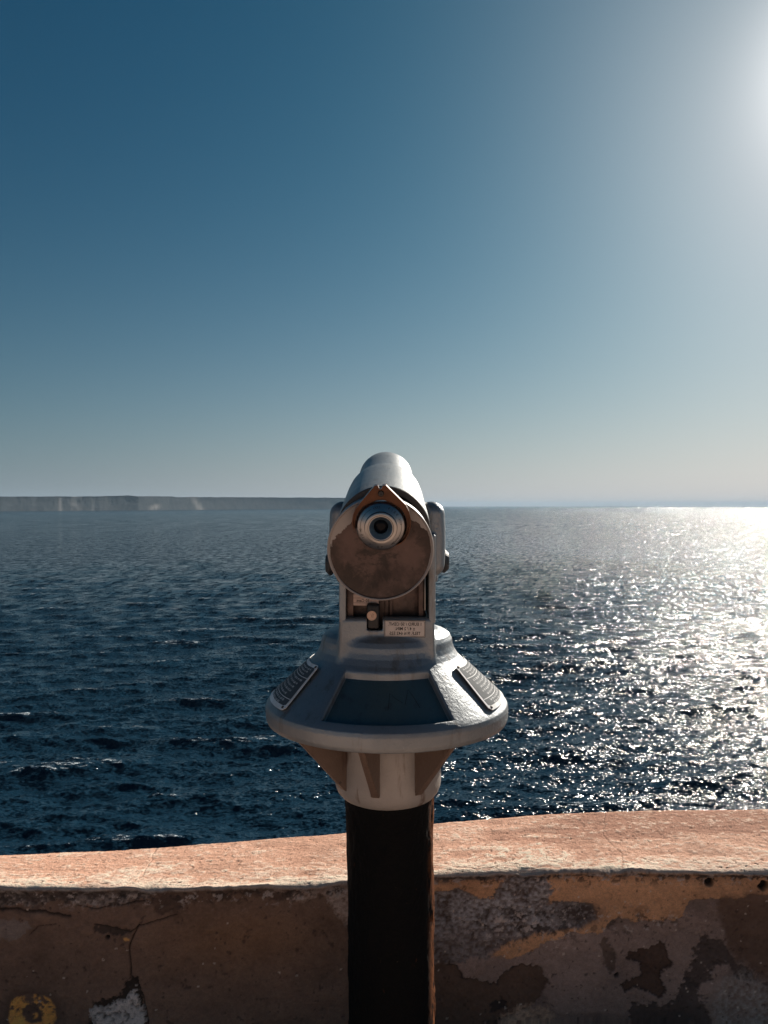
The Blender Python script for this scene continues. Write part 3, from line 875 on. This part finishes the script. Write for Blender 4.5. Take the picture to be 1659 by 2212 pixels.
# ---- cast base: brim, cone, neck and front block in one casting
def build_base():
    st = 0.0014
    x0, x1, y0, y1, h0, h1 = -0.206, 0.206, -0.206, 0.206, 0.160, 0.358
    gx = np.arange(x0, x1, st, dtype=np.float32); gy = np.arange(y0, y1, st, dtype=np.float32); gh = np.arange(h0, h1, st, dtype=np.float32)
    # revolve profile table
    rt = np.arange(0, 0.30, 0.0007); ht = np.arange(h0 - .002, h1 + .002, 0.0007)
    RT, HT = np.meshgrid(rt, ht, indexing='ij')
    prof = [(-0.2, 0.201), (0.084, 0.2025), (0.096, 0.2060), (0.1040, 0.2115), (0.1080, 0.219), (0.1093, 0.228), (0.1120, 0.236), (0.118, 0.2455), (0.1235, 0.2515), (0.194, 0.3175), (0.1985, 0.3225),
            (0.2000, 0.3290), (0.1995, 0.3440), (0.1970, 0.3505), (0.1930, 0.3520), (0.188, 0.3500), (0.184, 0.3465), (-0.2, 0.3465)]
    PT = poly_sdf(RT, HT, prof)
    X, Y = np.meshgrid(gx, gy, indexing='ij')
    r = np.sqrt(X ** 2 + Y ** 2)
    ri = np.clip(r / 0.0007, 0, len(rt) - 2); r0 = ri.astype(int); rf = ri - r0
    th = np.degrees(np.arctan2(X, -Y))
    D = np.empty((len(gx), len(gy), len(gh)), np.float32)
    for k, h in enumerate(gh):
        hi = (h - ht[0]) / 0.0007; h0i = int(hi); hf = hi - h0i
        colm = PT[:, h0i] * (1 - hf) + PT[:, h0i + 1] * hf
        d = colm[r0] * (1 - rf) + colm[r0 + 1] * rf
        # block: widens a little downwards, hollow top made by a rim
        wdt = 0.0742 + 0.0012 * (h - 0.17) / 0.07
        b = sd_box(X, Y, h, (-0.0005, 0.0, 0.215), (wdt, 0.0905, 0.0415), 0.0075)
        d = smin(d, b, 0.006)
        # panel recess in the front of the cone
        if h > 0.235:
            cone = (h - (0.323 - (0.2 - r) * 0.924)) * 0.734   # + below the surface
            sect = np.maximum(np.abs(th) - 30.5, 0)
            ang = (np.abs(th) - 30.5) * np.pi / 180 * r
            rad = np.maximum(0.1245 - r, r - 0.1875)
            hole = np.maximum(np.maximum(ang, rad), cone - 0.0085)
            hole = np.where(r > 0.09, hole, 1)
            d = -smin(-d, hole, 0.0025)
        # coin slot notch cut into the top edge of the block front
        nt = sd_box(X, Y, h, (-0.0190, -0.0900, 0.165), (0.0122, 0.024, 0.0285), 0.003)
        d = np.maximum(d, -nt)
        # shallow tray behind the front lip
        ty = sd_box(X, Y, h, (-0.001, -0.020, 0.160), (0.0625, 0.0560, 0.035), 0.004)
        d = np.maximum(d, -ty)
        D[:, :, k] = d
    V, F = surface_nets(D, (x0, y0, h0), st)
    V[:, 2] = EL - V[:, 2]
    mesh_obj('base_casting', V, F[:, ::-1], M_PAINT, root)
build_base()

# ---- yoke: two arms, ears around the pivot, lower lobes
def build_yoke():
    st = 0.0013
    x0, x1, y0, y1, z0, z1 = -0.102, 0.102, -0.098, 0.080, -0.182, 0.014
    gx = np.arange(x0, x1, st, dtype=np.float32); gy = np.arange(y0, y1, st, dtype=np.float32); gz = np.arange(z0, z1, st, dtype=np.float32)
    X, Y, Z = np.meshgrid(gx, gy, gz, indexing='ij')
    Xa = np.abs(X - 0.0005)
    arm = sd_box(Xa, Y, Z, (0.0695, -0.010, -0.115), (0.0055, 0.0800, 0.070), 0.003)
    # ear as a rounded slab whose outer face swells slightly
    yc = -0.012
    bulge = 0.0025 * np.clip(1 - ((Z + 0.055) / 0.06) ** 2, -1, 1)
    ear = sd_box(Xa - bulge, Y, Z, (0.0705, yc, -0.0535), (0.0200, 0.058, 0.0600), 0.0195)
    lobe = sd_box(Xa, Y, Z, (0.0735, 0.030, -0.095), (0.0120, 0.036, 0.036), 0.0115)
    D = smin(np.minimum(arm, lobe), ear, 0.005)
    # clearance for the tube
    D = np.maximum(D, 0.0615 - Xa)
    mid_i = len(gx) // 2
    for a, b in ((0, mid_i), (mid_i, len(gx))):
        V, F = surface_nets(D[a:b], (x0 + a * st, y0, z0), st)
        V[:, 2] += EL
        mesh_obj('yoke_arm', V, F, M_PAINT, root)
build_yoke()

# ---- barrel frame: origin on the optical axis at the rear of the hood
P0 = Vector((-0.0056, -0.160, lz(0.0395)))
TILT = 12.0
DIRV = Vector((0.0107, math.cos(R(TILT)), math.sin(R(TILT)))).normalized()
xa = Vector((1, 0, 0)); za = xa.cross(DIRV).normalized(); xa = DIRV.cross(za).normalized()
MB = Matrix(((xa.x, DIRV.x, za.x, P0.x), (xa.y, DIRV.y, za.y, P0.y), (xa.z, DIRV.z, za.z, P0.z), (0, 0, 0, 1)))

barrel = lathe_obj('barrel', [(0.0590, 0.0025), (0.0680, 0.0020), (0.0690, 0.0030), (0.0690, 0.05), (0.0680, 0.12), (0.0668, 0.20), (0.0655, 0.235), (0.0645, 0.243), (0.0620, 0.249), (0.0575, 0.252), (0.0555, 0.2535), (0.0553, 0.258), (0.0548, 0.40), (0.0543, 0.455), (0.0532, 0.459), (0.050, 0.459), (0.049, 0.42), (0.0, 0.42)],
                  M_TUBE, root, MB, 160, 32)
lathe_obj('hood_shade', [(0.0687, 0.0016), (0.0683, 0.0004), (0.0600, 0.0000), (0.0585, 0.004), (0.0580, 0.055), (0.0, 0.056)], M_DARKTONE, barrel, MB, 96, 40)  # dark skin over the hood's rear face and inside, shade put into colour
lathe_obj('seam_ring', [(0.0550, 0.262), (0.0561, 0.2625), (0.0561, 0.2635), (0.0550, 0.264)], M_DARKTONE, barrel, MB, 128, 40)

# end plate of the lower body: a cupped disc with a turned rim, and its side wall
def disc_material():
    n = NT('worn_end_plate')
    x, y, z = n.xyz()
    # plate centre in root space
    cx, cz = DC.x, DC.z
    dx = n.math('SUBTRACT', x, cx); dz = n.math('SUBTRACT', z, cz)
    r = n.math('SQRT', n.math('ADD', n.math('MULTIPLY', dx, dx), n.math('MULTIPLY', dz, dz)))
    w = n.noise(60, 6, 0.7); w2 = n.noise(24, 5, 0.65)
    # paint survives near the rim and high up
    e = n.math('ADD', n.math('MULTIPLY', r, 14.5), n.math('MULTIPLY', dz, 8.0))
    e = n.math('ADD', e, n.math('MULTIPLY', dx, -1.4))
    e = n.math('ADD', e, n.math('MULTIPLY', n.math('SUBTRACT', w, 0.5), 0.36))
    pm = n.ramp(e, 1.15, 1.17)
    rim = n.ramp(n.math('ADD', r, n.math('MULTIPLY', w, 0.003)), 0.0722, 0.0727)
    pm = n.math('MAXIMUM', pm, rim)
    base = n.mix(n.ramp(w2, 0.38, 0.66), (0.088, 0.056, 0.050), (0.044, 0.028, 0.025))
    base = n.mix(n.ramp(n.noise(15, 7, 0.72, dist=0.5), 0.50, 0.60, 0, 0.92), base, (0.018, 0.013, 0.012))
    base = n.mix(n.ramp(n.noise(19, 6, 0.6), 0.60, 0.76, 0, 0.55), base, (0.23, 0.17, 0.145))
    ringd = n.ramp(r, 0.050, 0.068)
    base = n.mix(n.math('MULTIPLY', ringd, n.ramp(w, 0.35, 0.6)), base, (0.034, 0.023, 0.020))
    col = n.mix(pm, base, (0.30, 0.275, 0.26))
    h = n.math('ADD', n.math('MULTIPLY', pm, 0.5), n.math('MULTIPLY', w, 0.4))
    return n.set(color=col, rough=n.ramp(w2, 0.3, 0.7, 0.38, 0.55), metal=n.math('MULTIPLY', n.math('SUBTRACT', 1.0, pm), 0.35), normal=n.bump(h, 0.0006, 0.8))
DC = Vector((-0.0098, -0.199, lz(0.0620)))
M_DISC = disc_material()
MD = MB.copy(); MD.translation = DC
end_plate = lathe_obj('end_plate', [(0.0, 0.0040), (0.040, 0.0036), (0.062, 0.0022), (0.0715, 0.0010), (0.0724, -0.0008), (0.0738, -0.0016), (0.0748, -0.0008), (0.0751, 0.0010), (0.0748, 0.0042), (0.0720, 0.0060)],
                      M_DISC, root, MD, 160, 40)
lathe_obj('body_drum', [(0.0718, 0.0045), (0.0724, 0.006), (0.0724, 0.034), (0.0710, 0.036), (0.0, 0.036)], M_PAINT, root, MD, 128, 40)
# lower body between the arms, hanging under the tube
bm = bmesh.new()
bm_box(bm, -0.056, 0.054, -0.055, 0.085, lz(0.170), lz(0.040), 0.012, 3)
bm_obj('lower_body', bm, M_MECH, root)

# ---- eyepiece
EC = Vector((-0.0090, -0.230, lz(0.0300)))
ME = MB.copy(); ME.translation = EC
eyepiece = lathe_obj('eyepiece', [(0.0226, -0.0010), (0.0318, 0.0040), (0.0326, 0.0048), (0.0346, 0.0085), (0.0348, 0.0100), (0.0348, 0.018), (0.031, 0.0205), (0.030, 0.036), (0.0, 0.036)], M_STEEL, root, ME, 128, 20)
lathe_obj('eyepiece_ring', [(0.0226, 0.0040), (0.0226, -0.0022), (0.0218, -0.0042), (0.0204, -0.0050), (0.0180, -0.0052), (0.0178, -0.0046), (0.0174, -0.0046), (0.0172, -0.0053), (0.0160, -0.0050), (0.0158, -0.003)], M_CHROME, eyepiece, ME, 128, 28)
lathe_obj('eyecup', [(0.0160, -0.0046), (0.0150, -0.0036), (0.0126, 0.0002), (0.0104, 0.0032), (0.0102, 0.0034), (0.0101, 0.0050), (0.0098, 0.010)], M_FUNNEL, eyepiece, ME, 96, 40)
lathe_obj('lens', [(0.0102, 0.0090), (0.008, 0.0072), (0.005, 0.0062), (0.002, 0.0058), (0.0, 0.0057)], M_LENS, eyepiece, ME, 64, 60)
lathe_obj('groove', [(0.0177, -0.00475), (0.0174, -0.0056), (0.0171, -0.00475)], M_INK, eyepiece, ME, 96, 60)
lathe_obj('collar_shadow_gap', [(0.0362, 0.020), (0.0362, 0.0345), (0.030, 0.0345)], M_BLACK, eyepiece, ME, 96, 40).name = 'eyepiece_shadow_ring'  # black ring standing in for the shadow gap behind the dial

# markings engraved on the dial
def flat_strip(bm, pts, w, y=-0.00015, depth=0.0006):
    for (xa_, za_), (xb_, zb_) in zip(pts[:-1], pts[1:]):
        dx, dz = xb_ - xa_, zb_ - za_
        L = math.hypot(dx, dz) or 1e-9
        nx, nz = -dz / L * w / 2, dx / L * w / 2
        yy = y if not callable(y) else None
        Y_ = lambda p: yy if yy is not None else y(math.hypot(*p))
        q = [(xa_ + nx, za_ + nz), (xb_ + nx, zb_ + nz), (xb_ - nx, zb_ - nz), (xa_ - nx, za_ - nz)]
        vs = [bm.verts.new((p[0], Y_(p), p[1])) for p in q]
        bm.faces.new(vs)

def text_geo(txt, size, mirror=True, bold=0.0):
    cu = bpy.data.curves.new('t', 'FONT')
    cu.body = txt; cu.size = size; cu.align_x = 'CENTER'; cu.align_y = 'CENTER'
    cu.resolution_u = 3; cu.offset = bold
    ob = bpy.data.objects.new('t', cu); COL.objects.link(ob)
    dg = bpy.context.evaluated_depsgraph_get()
    me = ob.evaluated_get(dg).to_mesh()
    V = [(-v.co.x if mirror else v.co.x, v.co.y) for v in me.vertices]
    F = [tuple(p.vertices) for p in me.polygons]
    bpy.data.objects.remove(ob); bpy.data.curves.remove(cu)
    return V, F

def add_text(bm, txt, size, place, mirror=True, bold=0.0):
    V, F = text_geo(txt, size, mirror, bold)
    vs = [bm.verts.new(place(x, y)) for x, y in V]
    for f in F:
        try: bm.faces.new([vs[i] for i in f])
        except ValueError: pass

def dial_y(r): return -0.0010 + (r - 0.0226) / 0.0092 * 0.0050 - 0.00012
bm = bmesh.new()
def P(a, r): return (r * math.cos(R(a)), r * math.sin(R(a)))
flat_strip(bm, [P(a, 0.0282) for a in range(118, 192, 4)], 0.0005, dial_y)
flat_strip(bm, [P(184, 0.0268), P(194, 0.0283), P(184, 0.0297)], 0.0005, dial_y)
for a in (96, 101, 106, 111):
    flat_strip(bm, [P(a - 4, 0.0265), P(a, 0.0281), P(a - 4, 0.0297)], 0.0005, dial_y)
flat_strip(bm, [P(a, 0.0282) for a in range(10, -60, -4)], 0.0005, dial_y)
flat_strip(bm, [P(-48, 0.0268), P(-60, 0.0283), P(-50, 0.0297)], 0.0005, dial_y)
for a in (22, 17, 12, 7):
    flat_strip(bm, [P(a + 4, 0.0265), P(a, 0.0281), P(a + 4, 0.0297)], 0.0005, dial_y)
def ring_place(ang, rad, spin):
    c, s = math.cos(R(spin)), math.sin(R(spin))
    ox, oz = P(ang, rad)
    return lambda x, y: (ox + x * c - y * s, dial_y(math.hypot(ox + x * c - y * s, oz + x * s + y * c)), oz + x * s + y * c)
for t_, a_, sp_ in (('9', 67, -25), ('1', 57, -34), ('8', 48, -42), ('9', 38, -52), ('5', 203, 108), ('1', 211, 112), ('+', 238, 148), ('0', 262, 174), ('6', 273, 184)):
    add_text(bm, t_, 0.0052, ring_place(a_, 0.0280, sp_))
bmk = bm_obj('dial_marking', bm, M_INK, eyepiece, None, ME)

# ---- copper teardrop plate behind the dial
def build_teardrop():
    MT = ME.copy(); MT.translation = EC + Vector(MB.to_3x3() @ Vector((0, 0.004, 0)))
    out = [(-0.0377, -0.004), (-0.0397, 0.007), (-0.0380, 0.0165), (-0.0345, 0.025), (-0.029, 0.0325), (-0.0083, 0.0572), (-0.0042, 0.0575), (-0.0022, 0.0528), (0.0006, 0.0528), (0.0025, 0.0575), (0.0071, 0.0575), (0.0337, 0.031), (0.0385, 0.0215), (0.0408, 0.012), (0.0408, 0.000), (0.0385, -0.0095), (0.0345, -0.017), (0.0290, -0.0228), (0.022, -0.0268)]
    def inner(p):
        a = math.atan2(p[1], p[0]); return (0.0362 * math.cos(a), 0.0362 * math.sin(a))
    def catm(pts, m=3):
        return pts
    bm = bmesh.new()
    # flat web between dial and outline
    top = 0.0; bot = 0.0016
    n_ = len(out)
    ring = []
    for p in out:
        q = inner(p)
        k = math.hypot(*p)
        if k < 0.0375: q = (p[0] * 0.97, p[1] * 0.97)
        ring.append(q)
    y0_, y1_ = 0.0085, 0.0105
    for i in range(n_ - 1):
        a, b, c_, d_ = out[i], out[i + 1], ring[i + 1], ring[i]
        lo = [bm.verts.new((p[0], y0_, p[1])) for p in (a, b, c_, d_)]
        hi = [bm.verts.new((p[0], y1_, p[1])) for p in (a, b, c_, d_)]
        bm.faces.new(lo); bm.faces.new(hi[::-1])
        for k in range(4):
            l = (k + 1) % 4; bm.faces.new((lo[k], hi[k], hi[l], lo[l]))
    # raised edge wall
    w = 0.0011
    for i in range(n_ - 1):
        a, b = out[i], out[i + 1]
        if i in (6, 7, 8): pass
        dx, dz = b[0] - a[0], b[1] - a[1]; L = math.hypot(dx, dz)
        nx, nz = dz / L * w, -dx / L * w
        quad = [a, b, (b[0] + nx, b[1] + nz), (a[0] + nx, a[1] + nz)]
        lo = [bm.verts.new((p[0], 0.0, p[1])) for p in quad]; hi = [bm.verts.new((p[0], y1_ + 0.0004, p[1])) for p in quad]
        bm.faces.new(lo); bm.faces.new(hi[::-1])
        for k in range(4):
            l = (k + 1) % 4; bm.faces.new((lo[k], hi[k], hi[l], lo[l]))
    o = bm_obj('eyepiece_guard', bm, M_COPPER, root, 30, MT)
    lathe_obj('screw', [(0.0042, 0.0095), (0.0042, 0.0068), (0.0034, 0.0058), (0.0014, 0.0056), (0.0012, 0.007), (0.0, 0.007)], M_BLACK, o, MT @ Matrix.Translation((0, 0, 0.045)), 32, 30)
build_teardrop()

# ---- pivot knobs
for sx, hz in ((-1, 0.094), (1, 0.0905)):
    Mk = Matrix.Translation((0.0005, -0.030, lz(hz))) @ Matrix.Rotation(R(90 if sx < 0 else -90), 4, 'Z') @ Matrix.Rotation(R(12), 4, 'Y')
    bm = bmesh.new()
    prof = [(0.0, 0.0880), (0.0185, 0.0880), (0.0205, 0.0925), (0.0205, 0.0935), (0.0150, 0.0985), (0.0135, 0.1000), (0.0, 0.1000)]
    V, F = lathe(prof, 8)
    vs = [bm.verts.new(v) for v in V]
    for f in F:
        try: bm.faces.new([vs[i] for i in f])
        except ValueError: pass
    bmesh.ops.remove_doubles(bm, verts=bm.verts, dist=1e-6)
    bmesh.ops.bevel(bm, geom=list(bm.edges), offset=0.0007, segments=1, affect='EDGES')
    bm_obj('pivot_knob', bm, M_BOLT, root, 20, Mk)

# ---- mechanism seen between the arms
yf_ = -0.0905
def px(u, v, Y=1.19):   # place of a detail on the plane Y (metres from the lens)
    return ((u - 830) / 7973 * Y - CX, lz((v - 680) / 7973 * Y))
bm = bmesh.new()
bm_box(bm, -0.0635, 0.0605, -0.062, 0.03, lz(0.190), lz(0.080), 0.002)
cover = bm_obj('mechanism_cover', bm, M_MECH, root)
for x0_, x1_, yy, z1_ in ((-0.0625, -0.0525, -0.078, 0.120), (0.0495, 0.0575, -0.076, 0.110), (-0.0035, 0.0025, -0.066, 0.130), (0.004, 0.0085, -0.068, 0.130)):
    bm = bmesh.new(); bm_box(bm, x0_, x1_, yy, -0.060, lz(0.176), lz(z1_), 0.0012)
    bm_obj('guide_rail', bm, M_MECH, root)
bm = bmesh.new(); bm_box(bm, 0.0588, 0.0600, -0.080, -0.060, lz(0.164), lz(0.108), 0.0003)
bm_obj('sunlit_edge_strip', bm, M_CHROME, root)  # bright strip added to stand in for the arm's sunlit inner edge
# coin unit
cxs, czs = px(718, 1775)
bm = bmesh.new()
bm_box(bm, cxs - 0.0105, cxs + 0.0100, -0.088, -0.058, lz(0.1935), lz(0.152), 0.0055, 4)
coin_unit = bm_obj('coin_slot', bm, M_BLACK, root)
cx_, cz_ = px(703, 1826, 1.187)
coin = lathe_obj('coin', [(0.0, -0.0014), (0.0060, -0.0014), (0.0062, -0.0018), (0.0073, -0.0018), (0.0075, -0.0012), (0.0075, 0.0012)], M_COIN, coin_unit, Matrix.Translation((cx_, -0.0895, cz_)), 64, 30)
bm = bmesh.new()
flat_strip(bm, [(-0.0015, 0.0032), (0.0005, -0.003)], 0.0007, -0.0016); flat_strip(bm, [(0.0010, 0.0034), (0.0022, -0.0028)], 0.0006, -0.0016); flat_strip(bm, [(0.0010, 0.0034), (0.0034, 0.002), (0.0016, 0.0004)], 0.0006, -0.0016)
bm_obj('coin_relief', bm, simple('coin_relief', (0.30, 0.18, 0.13), 0.5, 0.2), coin_unit, None, Matrix.Translation((cx_, -0.0895, cz_)))

# ---- plates with lettering
def flat_plate(name, cx0, cz0, w, h, y, mat, parent, tilt=0.0, th=0.0012):
    bm = bmesh.new()
    bm_box(bm, -w / 2, w / 2, -th, 0.0, -h / 2, h / 2, 0.0004, 1)
    M = Matrix.Translation((cx0, y, cz0)) @ Matrix.Rotation(R(tilt), 4, 'Y')
    return bm_obj(name, bm, mat, parent, 30, M), M

bx0, bz0 = px(835, 1873, 1.189); bx1, bz1 = px(1255, 2042, 1.189)
pw, ph = bx1 - bx0, bz0 - bz1
plate, MPp = flat_plate('price_plate', (bx0 + bx1) / 2, (bz0 + bz1) / 2, pw, ph, -0.0905, M_PLATE, root, 0.4)
bm = bmesh.new()
for txt, yy, sz in (('1 EURO / 50 CENT.', 0.0068, 0.0068), ('± 4 / 2 MIN.', -0.0003, 0.0068), ('TELF. 916 642 525', -0.0074, 0.0068)):
    add_text(bm, txt, sz, lambda x, y, yy=yy: (x * 0.93 + 0.0004, -0.00135, y + yy), True, 0.00012)
for k, wln in ((0.0010, 0.00045),):
    a, b = pw / 2 - k, ph / 2 - k
    flat_strip(bm, [(-a, -b), (a, -b), (a, b), (-a, b), (-a, -b)], wln, -0.00135)
bm_obj('lettering', bm, M_INK, plate, None, MPp)
# dark bed the plate sits in
bm = bmesh.new(); bm_box(bm, -pw / 2 - 0.0006, pw / 2 + 0.0006, -0.0005, 0.001, -ph / 2 - 0.0008, ph / 2 + 0.0006)
bm_obj('plate_bed', bm, M_INK, plate, 30, MPp)

sx0, sz0 = px(490, 1600, 1.205); sx1, sz1 = px(775, 1717, 1.205)
stk, MPs = flat_plate('price_sticker', (sx0 + sx1) / 2, (sz0 + sz1) / 2, sx1 - sx0, sz0 - sz1, -0.0765, simple('pink_sticker', (0.52, 0.38, 0.32), 0.55), root, 1.0, 0.0008)
bm = bmesh.new()
add_text(bm, '50 Cent', 0.0062, lambda x, y: (x - 0.0030, -0.0010, y - 0.0012), True, 0.0001)
flat_strip(bm, [(-0.0205, -0.0045), (0.0095, -0.0045), (0.0095, 0.0030), (-0.0205, 0.0030), (-0.0205, -0.0045)], 0.0004, -0.0010)
bm_obj('lettering', bm, M_INK, stk, None, MPs)

# ---- the two curved instruction plates on the cone
def cone_pt(th, r, off):
    h = 0.323 - (0.2 - r) * 0.924
    a = R(th)
    rr = r + 0.679 * off
    return Vector((rr * math.sin(a), -rr * math.cos(a), EL - h + 0.734 * off))

def sector(bm, t0, t1, r0, r1, off, th=0.0, corner=0.0, lift=None, nt=36, nr=10):
    def o(t, r): return off + (lift(t, r) if lift else 0)
    grid = []
    for i in range(nt + 1):
        row = []
        for j in range(nr + 1):
            t = t0 + (t1 - t0) * i / nt; r = r0 + (r1 - r0) * j / nr
            # rounded corners: shrink the radial span close to the ends
            if corner:
                e = min(abs(t - t0), abs(t - t1)) * math.pi / 180 * (r0 + r1) / 2
                if e < corner:
                    s_ = corner - math.sqrt(max(0, corner ** 2 - (corner - e) ** 2))
                    r = r0 + s_ + (r1 - r0 - 2 * s_) * j / nr
            row.append((t, r))
        grid.append(row)
    top = [[bm.verts.new(cone_pt(t, r, o(t, r))) for t, r in row] for row in grid]
    for i in range(nt):
        for j in range(nr):
            bm.faces.new((top[i][j], top[i + 1][j], top[i + 1][j + 1], top[i][j + 1]))
    if th:
        bot = [[bm.verts.new(cone_pt(t, r, o(t, r) - th)) for t, r in row] for row in grid]
        for i in range(nt):
            for j in range(nr):
                bm.faces.new((bot[i][j], bot[i][j + 1], bot[i + 1][j + 1], bot[i + 1][j]))
            bm.faces.new((top[i][0], bot[i][0], bot[i + 1][0], top[i + 1][0]))
            bm.faces.new((top[i][nr], top[i + 1][nr], bot[i + 1][nr], bot[i][nr]))
        for j in range(nr):
            bm.faces.new((top[0][j], top[0][j + 1], bot[0][j + 1], bot[0][j]))
            bm.faces.new((top[nt][j], bot[nt][j], bot[nt][j + 1], top[nt][j + 1]))

def instruction_plate(sg, seed):
    rng = random.Random(seed)
    t0, t1 = 54.5 * sg, 128 * sg
    r0, r1 = 0.1270, 0.1915
    lift = lambda t, r: 0.0034 * max(0, 1 - (abs(t) - 54.5) / 22) ** 1.3 * (0.75 + 0.25 * math.sin(r * 60))
    bm = bmesh.new(); sector(bm, t0, t1, r0, r1, 0.0022, 0.0010, 0.004, lift)
    pl = bm_obj('instruction_plate', bm, M_WHITE, root, 40)
    bm = bmesh.new()
    m = 1.6 * sg
    sector(bm, t0 + m, t1 - m, r0 + 0.0045, r1 - 0.0055, 0.00245, 0.0, 0.002, lift)
    bm_obj('dark_field', bm, M_FIELD, pl, 40)
    # rules and lettering
    bm = bmesh.new()
    for rr in (0.1462, 0.1763):
        sector(bm, t0 + m, t1 - m, rr, rr + 0.0008, 0.00265, 0.0, 0, lift, 40, 1)
    lines = [(0.1350, 5, 0), (0.1390, 5, 1), (0.1430, 4, 2)] + [(0.1512 + 0.0053 * k, 7, [0, 1, 2, 1, 3][k]) for k in range(5)] + [(0.1802, 9, 0), (0.1845, 6, 2)]
    for rr, nwords, ind in lines:
        t = 60 + ind * 1.5 + rng.random() * 2
        hgt = 0.0024 if rr < .147 else 0.0029
        lim = 112 - rng.random() * 14
        wi = 0
        while t < lim and wi < nwords + 2:
            for _ in range(rng.randint(2, 6)):
                w = math.degrees((0.0011 if rng.random() < .7 else 0.0018) / rr)
                lo, hi_ = rng.choice(((0.0, 1.0), (0.15, 0.8), (0.15, 0.85), (0.1, 0.8), (-0.2, 0.75), (0.15, 0.8)))
                # letters: an upright with a foot or a bar
                a0, a1 = t * sg, (t + w * 0.45) * sg
                sector(bm, a0, a1, rr - hgt / 2 + lo * hgt * .9, rr - hgt / 2 + hi_ * hgt, 0.00265, 0.0, 0, lift, 1, 1)
                k = rng.choice((0.2, 0.5, 0.65))
                sector(bm, a1, (t + w * .95) * sg, rr - hgt / 2 + k * hgt, rr - hgt / 2 + (k + .28) * hgt, 0.00265, 0.0, 0, lift, 1, 1)
                t += w * 1.2
            t += math.degrees(0.0030 / rr); wi += 1
    bm_obj('lettering', bm, M_WHITE, pl, None)
    for tt, rr in ((57.2, 0.1300), (57.2, 0.1880), (125, 0.130), (125, 0.188)):
        c0 = cone_pt(tt * sg, rr, 0.0026 + lift(tt, rr))
        a = R(tt * sg)
        nrm = Vector((0.679 * math.sin(a), -0.679 * math.cos(a), 0.734))
        Ms = Matrix.Translation(c0) @ (-nrm).to_track_quat('Y', 'Z').to_matrix().to_4x4()
        lathe_obj('screw', [(0.0, -0.0012), (0.0012, -0.0012), (0.0021, -0.0006), (0.0023, 0.0004)], M_SCREW, pl, Ms, 20, 40)
instruction_plate(1, 3)
instruction_plate(-1, 8)

# dark sheet added in the recess of the cone to darken its floor
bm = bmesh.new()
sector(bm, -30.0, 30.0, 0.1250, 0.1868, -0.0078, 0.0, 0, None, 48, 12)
bm_obj('recess_dark_sheet', bm, M_RECESS_DARK, root, None)
# scratches in the recessed panel: two peaks and a slanting stroke
def scratch_pt(u, v):
    # u: degrees round the cone, v: radius
    h = 0.323 - (0.2 - v) * 0.924 + 0.0085 / 0.734
    a = R(u)
    return Vector((v * math.sin(a), -v * math.cos(a), EL - h + 0.0020))
for sset in (([(0.3, 0.163), (1.0, 0.152), (1.6, 0.141)], [(1.6, 0.141), (4.0, 0.147), (6.6, 0.151), (8.4, 0.154)]),
             ([(9.5, 0.157), (11.6, 0.145), (13.0, 0.1375)], [(13.0, 0.1375), (14.8, 0.145), (16.3, 0.153), (17.4, 0.162)])):
    bm = bmesh.new()
    prev = None
    line = sset[0] + sset[1][1:]
    P_ = [scratch_pt(*p) for p in line]
    rows_ = []
    for i, p in enumerate(P_):
        d = (P_[min(i + 1, len(P_) - 1)] - P_[max(i - 1, 0)]).normalized()
        s_ = d.cross(Vector((0, -0.68, 0.73))).normalized() * 0.00032
        rows_.append((bm.verts.new(p + s_), bm.verts.new(p - s_)))
    for (a_, b_), (c_, d_) in zip(rows_[:-1], rows_[1:]):
        bm.faces.new((a_, c_, d_, b_))
    bm_obj('scratch', bm, M_SCRATCH, root, None)

# ================================================================== HAZE
def build_haze():
    z0_, z1_ = SEA_Z - 3.5, 150.0
    bm = bmesh.new(); bm_box(bm, -36000, 36000, -36000, 36000, z0_, z1_)
    me = bpy.data.meshes.new('haze'); bm.to_mesh(me); bm.free()
    m = bpy.data.materials.new('thin_sea_haze'); m.use_nodes = True
    t = m.node_tree; t.nodes.clear()
    o_ = t.nodes.new('ShaderNodeOutputMaterial'); v = t.nodes.new('ShaderNodeVolumePrincipled')
    v.inputs['Color'].default_value = (0.52, 0.74, 0.95, 1)
    v.inputs['Density'].default_value = HAZE
    v.inputs['Anisotropy'].default_value = 0.0
    t.links.new(v.outputs[0], o_.inputs['Volume'])
    me.materials.append(m)
    ob = bpy.data.objects.new('haze', me); COL.objects.link(ob)
    tag(ob, kind='stuff')
HAZE = 0.00003
if HAZE: build_haze()
